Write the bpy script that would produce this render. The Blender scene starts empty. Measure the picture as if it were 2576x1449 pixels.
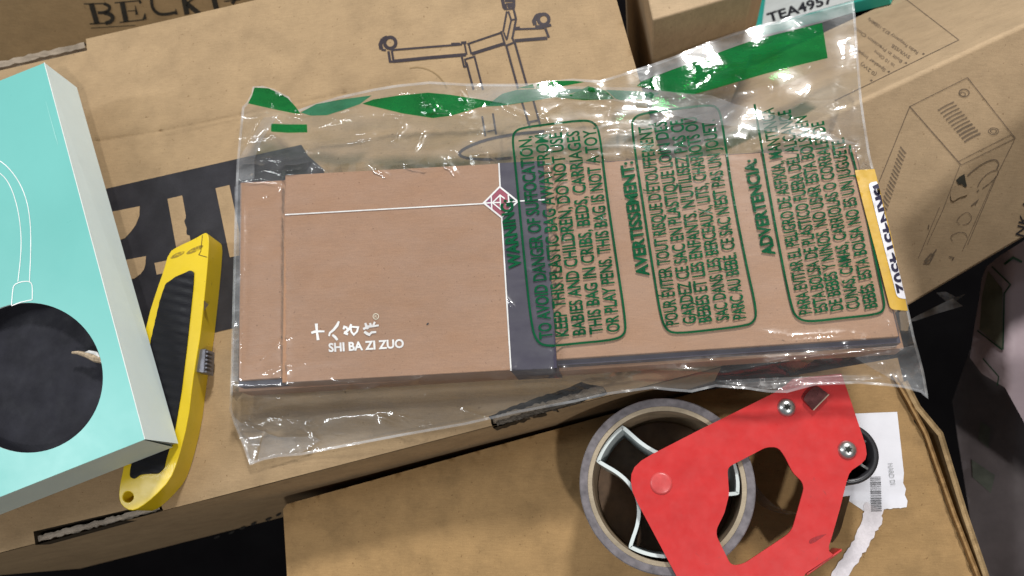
import bpy, bmesh, math, random
import numpy as np
from mathutils import Vector, Matrix
from mathutils.geometry import delaunay_2d_cdt

# ------------------------------------------------------------------ camera, world, light
S = bpy.context.scene
COL = S.collection
W2, H2, F = 1288.0, 724.5, 2022.0          # picture centre and focal length, in pixels of a 2576 x 1449 view
CAMH = 0.43                                 # lens height above the big carton's top, metres
NAD = (1625.0, 1313.0)                      # where straight-down points in the picture
dn = Vector(((NAD[0]-W2)/F, -(NAD[1]-H2)/F, -1)).normalized()
Zc = -dn
Xc = (Vector((1, 0, 0)) - Zc*Zc.x).normalized()
Yc = Zc.cross(Xc)
ROT = Matrix((Xc, Yc, Zc))                  # camera space -> world
cam = bpy.data.cameras.new('camera')
cam.sensor_width = 36; cam.lens = 36*F/2576
cam.clip_start = 0.01; cam.clip_end = 60
camo = bpy.data.objects.new('camera', cam); COL.objects.link(camo)
camo.matrix_world = Matrix.Translation((0, 0, CAMH)) @ ROT.to_4x4()
S.camera = camo
cam.dof.use_dof = True; cam.dof.focus_distance = 0.43; cam.dof.aperture_fstop = 11

w = bpy.data.worlds.new('World'); S.world = w; w.use_nodes = True
bg = w.node_tree.nodes['Background']
bg.inputs[0].default_value = (0.92, 0.96, 1.0, 1); bg.inputs[1].default_value = 0.19

def lamp(name, pos, target, size, watts, col=(1, 1, 1), sy=None):
    l = bpy.data.lights.new(name, 'AREA'); l.energy = watts; l.color = col
    l.shape = 'RECTANGLE' if sy else 'DISK'
    l.size = size
    if sy: l.size_y = sy
    o = bpy.data.objects.new(name, l); COL.objects.link(o)
    o.location = pos
    o.rotation_euler = (Vector(target)-Vector(pos)).to_track_quat('-Z', 'Y').to_euler()
    return o
CT = Vector((-0.05, 0.11, 0))
lamp('ceiling_lamp', CT+Vector((0.30, 1.00, 1.15))*1.15, CT, 0.22, 32, (1.0, 0.99, 0.96))
lamp('work_lamp', CT+Vector((0.55, -0.75, 1.5)), CT, 0.08, 13, (1.0, 0.97, 0.93))
lamp('ceiling_tube', CT+Vector((-1.35, 0.05, 1.35)), CT, 0.10, 13, (0.95, 0.98, 1.0), 1.2)

S.view_settings.view_transform = 'Standard'; S.view_settings.look = 'None'
S.view_settings.exposure = -0.12; S.view_settings.gamma = 1
S.view_settings.use_curve_mapping = False
S.render.engine = 'CYCLES'
S.cycles.use_denoising = True
S.cycles.max_bounces = 10; S.cycles.transparent_max_bounces = 24
S.cycles.caustics_reflective = False; S.cycles.caustics_refractive = False
S.cycles.sample_clamp_indirect = 6

# ------------------------------------------------------------------ geometry helpers
Rn = np.array(ROT)
def rays(xy):
    xy = np.asarray(xy, float)
    d = np.stack([(xy[:, 0]-W2)/F, -(xy[:, 1]-H2)/F, -np.ones(len(xy))], 1)
    return d @ Rn.T
def P(xy, z):
    """world points at height z seen at view points xy"""
    xy = np.atleast_2d(np.asarray(xy, float)); d = rays(xy)
    t = (np.asarray(z, float)-CAMH)/d[:, 2]
    return np.stack([d[:, 0]*t, d[:, 1]*t, CAMH+d[:, 2]*t], 1)
def PPL(xy, p0, n):
    xy = np.atleast_2d(np.asarray(xy, float)); d = rays(xy)
    o = np.array([0, 0, CAMH])
    t = ((np.asarray(p0)-o) @ np.asarray(n))/(d @ np.asarray(n))
    return o+d*t[:, None]
def cv(pts, x0, y0, s):
    return [(x0+p[0]*s, y0+p[1]*s) for p in pts]

def inside(pts, poly):
    pts = np.asarray(pts, float); poly = np.asarray(poly, float)
    x, y = pts[:, 0], pts[:, 1]; c = np.zeros(len(pts), bool)
    n = len(poly)
    for i in range(n):
        (x1, y1), (x2, y2) = poly[i], poly[(i+1) % n]
        if y1 == y2: continue
        m = (y1 > y) != (y2 > y)
        c ^= m & (x < (x2-x1)*(y-y1)/(y2-y1)+x1)
    return c
def segdist(pts, a, b):
    pts = np.asarray(pts, float); a = np.asarray(a, float); b = np.asarray(b, float)
    ab = b-a; t = np.clip(((pts-a) @ ab)/max(ab @ ab, 1e-12), 0, 1)
    return np.linalg.norm(pts-(a+t[:, None]*ab), axis=1), t
def sdist(pts, poly):
    d = np.full(len(pts), 1e9)
    for i in range(len(poly)):
        d = np.minimum(d, segdist(pts, poly[i], poly[(i+1) % len(poly)])[0])
    return np.where(inside(pts, poly), -d, d)
def dense(poly, step, closed=True):
    out = []; n = len(poly)
    for i in range(n if closed else n-1):
        a = np.array(poly[i], float); b = np.array(poly[(i+1) % n], float)
        k = max(1, int(np.ceil(np.linalg.norm(b-a)/step)))
        for j in range(k): out.append(tuple(a+(b-a)*j/k))
    if not closed: out.append(tuple(poly[-1]))
    return out
def smooth(poly, it=2, closed=True):
    for _ in range(it):
        q = []; n = len(poly)
        if not closed: q.append(poly[0])
        for i in range(n if closed else n-1):
            a, b = poly[i], poly[(i+1) % n]
            q += [(a[0]*.75+b[0]*.25, a[1]*.75+b[1]*.25), (a[0]*.25+b[0]*.75, a[1]*.25+b[1]*.75)]
        if not closed: q.append(poly[-1])
        poly = q
    return poly
def rough(poly, step, amp, seed, closed=True):
    r = random.Random(seed); p = dense(poly, step, closed)
    return [(x+r.uniform(-amp, amp), y+r.uniform(-amp, amp)) for x, y in p]
def roundpoly(pts, rad, n=6):
    """polygon with rounded corners; rad one number or one per corner"""
    out = []; m = len(pts)
    for i in range(m):
        r = rad[i] if isinstance(rad, (list, tuple)) else rad
        p = Vector(pts[i]); a = (Vector(pts[i-1])-p); b = (Vector(pts[(i+1) % m])-p)
        k = min(r, a.length*.48, b.length*.48)
        if k <= 0: out.append(tuple(p)); continue
        q0 = p+a.normalized()*k; q1 = p+b.normalized()*k
        for j in range(n+1):
            t = j/n; out.append(tuple(q0*(1-t)**2+p*2*t*(1-t)+q1*t*t))
    return out
def cdt(outer, holes=(), step=None, bstep=None, extra=None, jit=0.25, seed=1):
    loops = [list(outer)]+[list(h) for h in holes]
    if bstep: loops = [dense(l, bstep) for l in loops]
    pts = []; edges = []
    for l in loops:
        s = len(pts); n = len(l); pts += [tuple(q) for q in l]
        edges += [(s+i, s+(i+1) % n) for i in range(n)]
    if step:
        o = np.array(loops[0]); lo = o.min(0); hi = o.max(0)
        gx, gy = np.meshgrid(np.arange(lo[0]+step/2, hi[0], step), np.arange(lo[1]+step/2, hi[1], step))
        g = np.stack([gx.ravel(), gy.ravel()], 1)
        rs = np.random.RandomState(seed); g = g+rs.uniform(-jit, jit, g.shape)*step
        if extra is not None and len(extra): g = np.concatenate([g, np.asarray(extra, float)])
        k = inside(g, loops[0])
        for h in loops[1:]: k &= ~inside(g, h)
        g = g[k]
        bd = np.full(len(g), 1e9)
        for l in loops:
            L = np.array(l)
            for i in range(len(L)):
                bd = np.minimum(bd, ((g-L[i])**2).sum(1))
        g = g[bd > (0.3*(bstep or step))**2]
        pts += [tuple(q) for q in g]
    v, e, f, *_ = delaunay_2d_cdt([Vector(p) for p in pts], edges, [], 0, 1e-7)
    v = np.array([tuple(q) for q in v]); f = [list(t) for t in f]
    c = np.array([v[t].mean(0) for t in f])
    k = inside(c, loops[0])
    for h in loops[1:]: k &= ~inside(c, h)
    return v, [t for t, kk in zip(f, k) if kk]

def stroke(pts, width, closed=False):
    """flat band along a polyline -> (verts2d, quads); width one number or one per point"""
    p = [np.array(q, float) for q in pts]; n = len(p); V = []; Fc = []
    for i in range(n):
        wd = width[i] if isinstance(width, (list, tuple)) else width
        a = p[i-1] if (i > 0 or closed) else None
        b = p[(i+1) % n] if (i < n-1 or closed) else None
        t1 = (p[i]-a) if a is not None else (b-p[i]); t2 = (b-p[i]) if b is not None else (p[i]-a)
        t1 = t1/max(np.linalg.norm(t1), 1e-9); t2 = t2/max(np.linalg.norm(t2), 1e-9)
        t = t1+t2; t = t/max(np.linalg.norm(t), 1e-9); nn = np.array([-t[1], t[0]])
        k = 1/max(0.5, nn @ np.array([-t1[1], t1[0]]))
        V += [tuple(p[i]+nn*wd/2*k), tuple(p[i]-nn*wd/2*k)]
    for i in range(n if closed else n-1):
        j = (i+1) % n; Fc.append([2*i, 2*i+1, 2*j+1, 2*j])
    return V, Fc
def circle(cx, cy, r, n=32, ry=None):
    return [(cx+r*math.cos(2*math.pi*i/n), cy+(ry or r)*math.sin(2*math.pi*i/n)) for i in range(n)]
def disc(cx, cy, r, n=20): return circle(cx, cy, r, n), [list(range(n))]

_txt = {}
def glyphs(s, bold=0.0):
    k = (s, bold)
    if k in _txt: return _txt[k]
    c = bpy.data.curves.new('t', 'FONT'); c.body = s; c.size = 1; c.offset = bold; c.resolution_u = 3
    o = bpy.data.objects.new('t', c); COL.objects.link(o)
    dg = bpy.context.evaluated_depsgraph_get(); dg.update()
    m = bpy.data.meshes.new_from_object(o.evaluated_get(dg))
    V = np.array([v.co[:2] for v in m.vertices]).reshape(-1, 2); Fc = [list(p.vertices) for p in m.polygons]
    bpy.data.objects.remove(o); bpy.data.curves.remove(c); bpy.data.meshes.remove(m)
    _txt[k] = (V, Fc); return V, Fc
CAP = None
def text(s, a, b, h, bold=0.0):
    """lettering whose baseline runs from a to b, capitals h tall -> (verts2d, faces)"""
    global CAP
    if CAP is None:
        q, _ = glyphs('H'); CAP = q[:, 1].max()-q[:, 1].min()
    V, Fc = glyphs(s, bold)
    x0, x1 = V[:, 0].min(), V[:, 0].max()
    a = np.array(a, float); b = np.array(b, float); d = b-a; up = np.array([d[1], -d[0]])/np.linalg.norm(d)
    q = a+((V[:, 0]-x0)/(x1-x0))[:, None]*d+(V[:, 1]/CAP*h)[:, None]*up
    return [tuple(r) for r in q], Fc
def stack(name, parts, z, mat, parent, dz=0.00004):
    """flat shapes that cross each other, each laid a hair above the last, as one piece of print"""
    V = []; Fc = []
    for k, (v, f) in enumerate(parts):
        q = P(v, z+k*dz); o = len(V); V += [tuple(r) for r in q]
        Fc += [[i+o for i in t] for t in up_sheet(q, f)]
    return mk(name, V, Fc, mat, parent, flip=False)
def fine(VF, lim):
    """split long edges so lettering follows a curved sheet"""
    V, Fc = VF
    bm = bmesh.new(); vs = [bm.verts.new((x, y, 0)) for x, y in V]
    for t in Fc:
        try: bm.faces.new([vs[i] for i in t])
        except ValueError: pass
    for _ in range(4):
        e = [q for q in bm.edges if q.calc_length() > lim]
        if not e: break
        bmesh.ops.subdivide_edges(bm, edges=e, cuts=1)
        bmesh.ops.triangulate(bm, faces=[q for q in bm.faces if len(q.verts) > 3])
    bm.verts.index_update()
    r = [(v.co.x, v.co.y) for v in bm.verts], [[v.index for v in q.verts] for q in bm.faces]
    bm.free(); return r
def merge(*parts):
    V = []; Fc = []
    for v, f in parts:
        o = len(V); V += [tuple(q) for q in v]; Fc += [[i+o for i in t] for t in f]
    return V, Fc

def thing(name, label, cat, loc, group=None):
    o = bpy.data.objects.new(name, None); COL.objects.link(o); o.location = Vector(loc)
    o.empty_display_size = 0.02
    o['label'] = label; o['category'] = cat
    if group: o['group'] = group
    return o
def wloc(o):
    v = Vector((0, 0, 0))
    while o is not None: v += o.location; o = o.parent
    return v
def mk(name, V, Fc, mat, parent=None, smooth_=False, bevel=0, seg=2, label=None, flip=True, kind=None, angle=0.6):
    V = np.asarray(V, float)
    off = np.array(wloc(parent)) if parent else np.zeros(3)
    me = bpy.data.meshes.new(name); me.from_pydata((V-off).tolist(), [], Fc)
    bm = bmesh.new(); bm.from_mesh(me)
    bmesh.ops.remove_doubles(bm, verts=bm.verts, dist=1e-6)
    if flip: bmesh.ops.recalc_face_normals(bm, faces=bm.faces)
    bm.to_mesh(me); bm.free()
    me.materials.append(mat)
    if smooth_: me.polygons.foreach_set('use_smooth', [True]*len(me.polygons))
    o = bpy.data.objects.new(name, me); COL.objects.link(o)
    if parent: o.parent = parent
    if bevel:
        b = o.modifiers.new('b', 'BEVEL'); b.width = bevel; b.segments = seg; b.limit_method = 'ANGLE'
        b.angle_limit = angle; b.harden_normals = False
        me.polygons.foreach_set('use_smooth', [True]*len(me.polygons))
        wn = o.modifiers.new('wn', 'WEIGHTED_NORMAL'); wn.keep_sharp = False
    if label: o['label'] = label
    if kind: o['kind'] = kind
    return o
def up_sheet(V, Fc):
    """turn faces so they look up"""
    V = np.asarray(V); out = []
    for t in Fc:
        a, b, c = V[t[0]], V[t[1]], V[t[2]]
        nz = (b[0]-a[0])*(c[1]-a[1])-(b[1]-a[1])*(c[0]-a[0])
        out.append(list(t) if nz > 0 else list(t)[::-1])
    return out
def flat(name, VF, z, mat, parent, **kw):
    """printing or sheet: 2-d shapes carried to height z (number or function of the view points)"""
    V, Fc = VF; V = np.asarray(V, float)
    zz = z(V) if callable(z) else z
    q = P(V, zz)
    return mk(name, q, up_sheet(q, Fc), mat, parent, flip=False, **kw)
def onplane(name, VF, p0, n, mat, parent, off=0.00025, **kw):
    V, Fc = VF; q = PPL(V, np.asarray(p0)+np.asarray(n)*off, n)
    return mk(name, q, Fc, mat, parent, **kw)
def prism(name, top, zbot, mat, parent, **kw):
    """solid under a ring of world points, straight down to zbot"""
    top = np.asarray(top); n = len(top)
    bot = top.copy(); bot[:, 2] = zbot
    V = np.concatenate([top, bot])
    Fc = [list(range(n)), list(range(2*n-1, n-1, -1))]+[[i, (i+1) % n, n+(i+1) % n, n+i] for i in range(n)]
    return mk(name, V, Fc, mat, parent, **kw)
def slab(name, outer, holes, z, th, mat, parent, zf=None, step=None, bstep=None, taper=None, **kw):
    """plate with holes: top at height z, th thick"""
    v, f = cdt(outer, holes, step, bstep)
    q = P(v, z)
    if zf is not None: q[:, 2] += zf(q)
    n = len(q); b = q.copy(); b[:, 2] -= th
    if taper:
        a0 = P([taper[0]], z)[0][:2]; a1 = P([taper[1]], z)[0][:2]; pp = np.array([-(a1-a0)[1], (a1-a0)[0]]); pp /= np.linalg.norm(pp)
        b[:, :2] -= ((b[:, :2]-a0) @ pp)[:, None]*pp*taper[2]
    cnt = {}
    f = up_sheet(q, f)
    for t in f:
        for i in range(3):
            e = (t[i], t[(i+1) % 3]); cnt[e] = cnt.get(e, 0)+1
    Fc = [list(t) for t in f]+[[i+n for i in t[::-1]] for t in f]
    for (i, j) in list(cnt):
        if (j, i) not in cnt: Fc.append([j, i, i+n, j+n])
    return mk(name, np.concatenate([q, b]), Fc, mat, parent, **kw)
def tube(path, r, n=10):
    V = []; Fc = []; p = [Vector(q) for q in path]
    for i, c in enumerate(p):
        t = (p[min(i+1, len(p)-1)]-p[max(i-1, 0)]).normalized()
        a = t.orthogonal().normalized(); b = t.cross(a)
        rr = r[i] if isinstance(r, (list, tuple)) else r
        V += [tuple(c+(a*math.cos(2*math.pi*k/n)+b*math.sin(2*math.pi*k/n))*rr) for k in range(n)]
    for i in range(len(p)-1):
        for k in range(n):
            Fc.append([i*n+k, i*n+(k+1) % n, (i+1)*n+(k+1) % n, (i+1)*n+k])
    Fc += [list(range(n)), [(len(p)-1)*n+k for k in range(n)]]
    return V, Fc
def lathe(c, prof, n=48, closed=False):
    """profile (r, z) turned about the upright axis through c"""
    V = []; Fc = []; m = len(prof)
    for k in range(n):
        a = 2*math.pi*k/n
        V += [(c[0]+r*math.cos(a), c[1]+r*math.sin(a), z) for r, z in prof]
    for k in range(n):
        for i in range(m if closed else m-1):
            j = (i+1) % m; Fc.append([k*m+i, k*m+j, ((k+1) % n)*m+j, ((k+1) % n)*m+i])
    return V, Fc

# ------------------------------------------------------------------ materials
def nodes(name):
    m = bpy.data.materials.new(name); m.use_nodes = True
    t = m.node_tree; b = t.nodes['Principled BSDF']
    return m, t, b
def N(t, typ, **kw):
    n = t.nodes.new(typ)
    for k, v in kw.items():
        if k in n.inputs: n.inputs[k].default_value = v
        else: setattr(n, k, v)
    return n
def coords(t, scale=(1, 1, 1), rot=0):
    tc = N(t, 'ShaderNodeTexCoord'); mp = N(t, 'ShaderNodeMapping')
    mp.inputs['Scale'].default_value = scale; mp.inputs['Rotation'].default_value = (0, 0, rot)
    t.links.new(tc.outputs['Object'], mp.inputs['Vector']); return mp.outputs[0]
def noise(t, vec, scale, detail=4, rough_=0.6, dist=0):
    n = N(t, 'ShaderNodeTexNoise'); n.inputs['Scale'].default_value = scale
    n.inputs['Detail'].default_value = detail; n.inputs['Roughness'].default_value = rough_
    n.inputs['Distortion'].default_value = dist
    t.links.new(vec, n.inputs['Vector']); return n.outputs['Fac']
def ramp(t, fac, stops):
    r = N(t, 'ShaderNodeValToRGB'); e = r.color_ramp.elements
    while len(e) < len(stops): e.new(0.5)
    for el, (p, c) in zip(e, stops):
        el.position = p; el.color = (*c, 1) if len(c) == 3 else c
    t.links.new(fac, r.inputs[0]); return r.outputs[0]
def mixc(t, a, b, fac, mode='MIX'):
    m = N(t, 'ShaderNodeMix'); m.data_type = 'RGBA'; m.blend_type = mode
    for s, v in ((m.inputs[0], fac), (m.inputs[6], a), (m.inputs[7], b)):
        if hasattr(v, 'links'): t.links.new(v, s)
        else: s.default_value = v if not isinstance(v, tuple) else (*v[:3], 1)
    return m.outputs[2]
def bump(t, b, h, strength, dist=0.001):
    n = N(t, 'ShaderNodeBump'); n.inputs['Strength'].default_value = strength; n.inputs['Distance'].default_value = dist
    t.links.new(h, n.inputs['Height']); t.links.new(n.outputs[0], b.inputs['Normal']); return n.outputs[0]

def kraft(name, c, rot=-0.23, var=0.13, rough_v=0.75, flute=0.0):
    """brown packing board: cloudy pulp, fibres, specks and scuffs"""
    m, t, b = nodes(name)
    k = lambda f: tuple(min(1, x*f) for x in c)
    v = coords(t, rot=rot); vs = coords(t, (1, 9, 1), rot)
    cloud = ramp(t, noise(t, v, 55, 6, 0.62), [(0.30, k(1-var)), (0.5, c), (0.72, k(1+var*.8))])
    big = ramp(t, noise(t, v, 11, 3, 0.6), [(0.3, (0.92, 0.91, 0.89)), (0.7, (1.05, 1.05, 1.04))])
    col = mixc(t, cloud, big, 1.0, 'MULTIPLY')
    fib = ramp(t, noise(t, vs, 160, 4, 0.7), [(0.35, (0.88, 0.87, 0.86)), (0.65, (1.08, 1.08, 1.08))])
    col = mixc(t, col, fib, 0.6, 'MULTIPLY')
    speck = ramp(t, noise(t, v, 520, 2, 0.5), [(0.24, (0.55, 0.5, 0.45)), (0.31, (1, 1, 1))])
    col = mixc(t, col, speck, 0.8, 'MULTIPLY')
    grain = ramp(t, noise(t, v, 1500, 2, 0.6), [(0.25, (0.86, 0.86, 0.86)), (0.75, (1.12, 1.12, 1.12))])
    col = mixc(t, col, grain, 0.7, 'MULTIPLY')
    t.links.new(col, b.inputs['Base Color'])
    b.inputs['Roughness'].default_value = rough_v
    b.inputs['Specular IOR Level'].default_value = 0.25
    h1 = noise(t, v, 26, 3, 0.55); h2 = noise(t, vs, 210, 3, 0.6)
    mm = N(t, 'ShaderNodeMath', operation='MULTIPLY_ADD'); mm.inputs[1].default_value = 0.12
    t.links.new(h2, mm.inputs[0]); t.links.new(h1, mm.inputs[2])
    bump(t, b, mm.outputs[0], 0.28, 0.0018)
    return m
def plain(name, c, r=0.5, spec=0.5, metal=0.0, var=0.06, ns=80, bmp=0.0, coat=0.0, alpha=1.0, wear=None):
    m, t, b = nodes(name)
    v = coords(t)
    k = lambda f: tuple(min(1, x*f) for x in c)
    col = ramp(t, noise(t, v, ns, 5, 0.6), [(0.3, k(1-var)), (0.7, k(1+var))])
    if wear:
        msk = ramp(t, noise(t, v, 240, 5, 0.65, 0.6), [(0.66, (0, 0, 0)), (0.73, (1, 1, 1))])
        col = mixc(t, col, wear, msk)
    t.links.new(col, b.inputs['Base Color'])
    b.inputs['Roughness'].default_value = r; b.inputs['Specular IOR Level'].default_value = spec
    b.inputs['Metallic'].default_value = metal; b.inputs['Coat Weight'].default_value = coat
    b.inputs['Alpha'].default_value = alpha
    rr = ramp(t, noise(t, v, ns*1.7, 4, 0.6), [(0.3, (r*.8,)*3), (0.7, (min(1, r*1.2),)*3)])
    t.links.new(rr, b.inputs['Roughness'])
    if bmp: bump(t, b, noise(t, v, 300, 4, 0.6), bmp, 0.0006)
    return m
def ink(name, c, rgh=0.6, fade=0.0, fs=900):
    """print on board; fade = share worn away"""
    m, t, b = nodes(name)
    b.inputs['Base Color'].default_value = (*c, 1); b.inputs['Roughness'].default_value = rgh
    b.inputs['Specular IOR Level'].default_value = 0.3
    v = coords(t)
    col = ramp(t, noise(t, v, 70, 5), [(0.3, tuple(x*.8 for x in c)), (0.7, tuple(min(1, x*1.25+.004) for x in c))])
    t.links.new(col, b.inputs['Base Color'])
    if fade:
        a = ramp(t, noise(t, v, fs, 3, 0.6), [(0.36, (1-fade*1.6,)*3), (0.56, (1-fade*.35,)*3)])
        t.links.new(a, b.inputs['Alpha'])
    return m
def film(name, tint=(0.97, 0.975, 0.97), veil=0.036, gain=1.5, rgh=0.045, bs=0.16, scale=60, bd=0.0012):
    """thin clear plastic: see-through, with a sheen that grows at grazing angles"""
    m = bpy.data.materials.new(name); m.use_nodes = True; t = m.node_tree
    for n in list(t.nodes): t.nodes.remove(n)
    out = N(t, 'ShaderNodeOutputMaterial')
    tr = N(t, 'ShaderNodeBsdfTransparent'); tr.inputs[0].default_value = (*tint, 1)
    gl = N(t, 'ShaderNodeBsdfGlossy'); gl.inputs['Roughness'].default_value = rgh; gl.inputs[0].default_value = (1, 1, 1, 1)
    df = N(t, 'ShaderNodeBsdfDiffuse'); df.inputs[0].default_value = (0.8, 0.81, 0.83, 1)
    v = coords(t, (1, 2.4, 1), 0.06); v2 = coords(t)
    h1 = noise(t, v, scale, 2, 0.45, 0.8); h2 = noise(t, v2, 220, 2, 0.5)
    mm = N(t, 'ShaderNodeMath', operation='MULTIPLY_ADD'); mm.inputs[1].default_value = 0.03
    t.links.new(h2, mm.inputs[0]); t.links.new(h1, mm.inputs[2])
    bp = N(t, 'ShaderNodeBump'); bp.inputs['Strength'].default_value = bs; bp.inputs['Distance'].default_value = bd
    t.links.new(mm.outputs[0], bp.inputs['Height'])
    t.links.new(bp.outputs[0], gl.inputs['Normal'])
    fr = N(t, 'ShaderNodeFresnel'); fr.inputs[0].default_value = 1.5; t.links.new(bp.outputs[0], fr.inputs['Normal'])
    # both film faces count: the pane mirrors the same amount from either side
    geo = N(t, 'ShaderNodeNewGeometry')
    lw = N(t, 'ShaderNodeLayerWeight'); lw.inputs['Blend'].default_value = 0.12
    t.links.new(bp.outputs[0], lw.inputs['Normal'])
    g = N(t, 'ShaderNodeMath', operation='MULTIPLY_ADD', use_clamp=True); g.inputs[1].default_value = 0.8*gain; g.inputs[2].default_value = 0.035*gain
    t.links.new(lw.outputs['Fresnel'], g.inputs[0])
    t.nodes.remove(fr)
    vm = N(t, 'ShaderNodeMixShader'); 
    vr = ramp(t, noise(t, v, 34, 4, 0.6), [(0.3, (veil*.45,)*3), (0.75, (veil*1.7,)*3)])
    t.links.new(vr, vm.inputs[0]); t.links.new(tr.outputs[0], vm.inputs[1]); t.links.new(df.outputs[0], vm.inputs[2])
    mx = N(t, 'ShaderNodeMixShader')
    t.links.new(g.outputs[0], mx.inputs[0]); t.links.new(vm.outputs[0], mx.inputs[1]); t.links.new(gl.outputs[0], mx.inputs[2])
    gw = N(t, 'ShaderNodeBsdfGlossy'); gw.inputs['Roughness'].default_value = 0.30; t.links.new(bp.outputs[0], gw.inputs['Normal'])
    g2 = N(t, 'ShaderNodeMixShader'); g2.inputs[0].default_value = 0.42
    t.links.new(gl.outputs[0], g2.inputs[1]); t.links.new(gw.outputs[0], g2.inputs[2]); t.links.new(g2.outputs[0], mx.inputs[2])
    t.links.new(mx.outputs[0], out.inputs[0])
    return m
def tintfilm(name, c, thru, op=0.6, rgh=0.12, gl=0.09):
    """translucent printed plastic: colours the light that passes"""
    m = bpy.data.materials.new(name); m.use_nodes = True; t = m.node_tree
    for n in list(t.nodes): t.nodes.remove(n)
    out = N(t, 'ShaderNodeOutputMaterial')
    tr = N(t, 'ShaderNodeBsdfTransparent'); tr.inputs[0].default_value = (*thru, 1)
    df = N(t, 'ShaderNodeBsdfDiffuse')
    v = coords(t, (1, 2, 1), 0.2)
    t.links.new(ramp(t, noise(t, v, 45, 4), [(0.3, tuple(x*.72 for x in c)), (0.7, tuple(min(1, x*1.25) for x in c))]), df.inputs[0])
    gs = N(t, 'ShaderNodeBsdfGlossy'); gs.inputs['Roughness'].default_value = rgh
    bp = N(t, 'ShaderNodeBump'); bp.inputs['Strength'].default_value = 0.4; bp.inputs['Distance'].default_value = 0.001
    t.links.new(noise(t, v, 120, 3, 0.5), bp.inputs['Height']); t.links.new(bp.outputs[0], gs.inputs['Normal'])
    m1 = N(t, 'ShaderNodeMixShader'); m1.inputs[0].default_value = op
    t.links.new(tr.outputs[0], m1.inputs[1]); t.links.new(df.outputs[0], m1.inputs[2])
    m2 = N(t, 'ShaderNodeMixShader'); m2.inputs[0].default_value = gl
    t.links.new(m1.outputs[0], m2.inputs[1]); t.links.new(gs.outputs[0], m2.inputs[2])
    t.links.new(m2.outputs[0], out.inputs[0]); return m

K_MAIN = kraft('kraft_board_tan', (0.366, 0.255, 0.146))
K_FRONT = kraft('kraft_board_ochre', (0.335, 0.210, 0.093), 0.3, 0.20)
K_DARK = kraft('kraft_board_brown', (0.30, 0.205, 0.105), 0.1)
K_RIGHT = kraft('kraft_board_pale', (0.44, 0.32, 0.20), 0.45, 0.12)
K_PLAIN = kraft('kraft_board_light', (0.44, 0.32, 0.20), 0.2, 0.12)
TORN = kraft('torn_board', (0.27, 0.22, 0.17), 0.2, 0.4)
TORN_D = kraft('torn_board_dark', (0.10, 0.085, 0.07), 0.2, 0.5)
INK_BLACK = ink('black_print', (0.022, 0.021, 0.026), 0.55, 0.06)
INK_LINE = ink('line_print', (0.030, 0.022, 0.028), 0.6, 0.10)
INK_FAINT = ink('faint_print', (0.16, 0.12, 0.085), 0.7, 0.35, 1400)
INK_SERIF = ink('serif_print', (0.02, 0.018, 0.014), 0.7, 0.12)
FLOOR = plain('shaded_floor', (0.004, 0.0035, 0.004), 0.9, 0.05, ns=10)  # near-black colour stands in for the deep shade in the gaps

# ------------------------------------------------------------------ the setting
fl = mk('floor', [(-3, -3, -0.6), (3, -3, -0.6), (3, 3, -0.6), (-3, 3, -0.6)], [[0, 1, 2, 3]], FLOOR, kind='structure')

# ------------------------------------------------------------------ the big printed carton everything lies on
ZM = -0.18
A1 = (-320, 221); A2 = (1495, -196); A3 = (1815, 922); A4 = (-320, 1473)
SLOT1 = [(84, 1337), (404, 1263), (409, 1284), (89, 1371)]
SLOT2 = rough([(1228, 1046), (1290, 1022), (1464, 962), (1518, 974), (1526, 992), (1389, 1031), (1243, 1076)], 12, 2.0, 5)
NOTCH = (216, 98)
slope = (A2[1]-A1[1])/(A2[0]-A1[0])
outer_main = [(-320, 221+30), (219, 127), NOTCH, A2, A3, A4]
CREASES = [((247, 356), (405, 331), 4.5, -0.0011), ((405, 331), (608, 290), 4.5, -0.0011), ((608, 290), (868, 236), 4.5, -0.0010),
           ((868, 236), (1044, 200), 5, -0.0005), ((405, 345), (608, 302), 4, -0.0008), ((608, 302), (880, 247), 4, -0.0007),
           ((700, 60), (1000, -10), 9, -0.0003), ((1450, 20), (1530, 250), 8, -0.0005), ((1490, 30), (1560, 240), 7, 0.0004)]
def zmain(xy):
    xy = np.asarray(xy, float); z = np.zeros(len(xy))
    for a, b, wd, h in CREASES:
        d, t = segdist(xy, a, b)
        z += h*np.exp(-(d/wd)**2)
    x, y = xy[:, 0], xy[:, 1]
    z += 0.0004*np.sin(x/97+1)*np.sin(y/83+x/210)+0.00022*np.sin(x/41+y/37)
    # flap edges roll down a little
    d, _ = segdist(xy, A3, A4); z -= 0.0016*np.exp(-(d/14)**2)
    d, _ = segdist(xy, A1, A2); z -= 0.0008*np.exp(-(d/8)**2)
    d, _ = segdist(xy, A2, A3); z -= 0.0016*np.exp(-(d/12)**2)
    return z
base = P([(800, 700)], ZM)[0]
main = thing('cardboard_box', 'large tan cardboard box with a black line drawing, lying under the bagged package', 'cardboard box', base)
ex = []
for a, b, wd, h in CREASES:
    n = int(np.hypot(b[0]-a[0], b[1]-a[1])/7)
    for i in range(n+1):
        t = i/max(n, 1); q = np.array(a)*(1-t)+np.array(b)*t
        nn = np.array([-(b[1]-a[1]), b[0]-a[0]], float); nn /= np.linalg.norm(nn)
        ex += [q, q+nn*wd*.8, q-nn*wd*.8]
v, f = cdt(outer_main, [SLOT1, SLOT2], 15, 12, ex)
q = P(v, zmain(v)); flap = mk('top_flap', q, up_sheet(q, f), K_MAIN, main, smooth_=True, flip=False)
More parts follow.
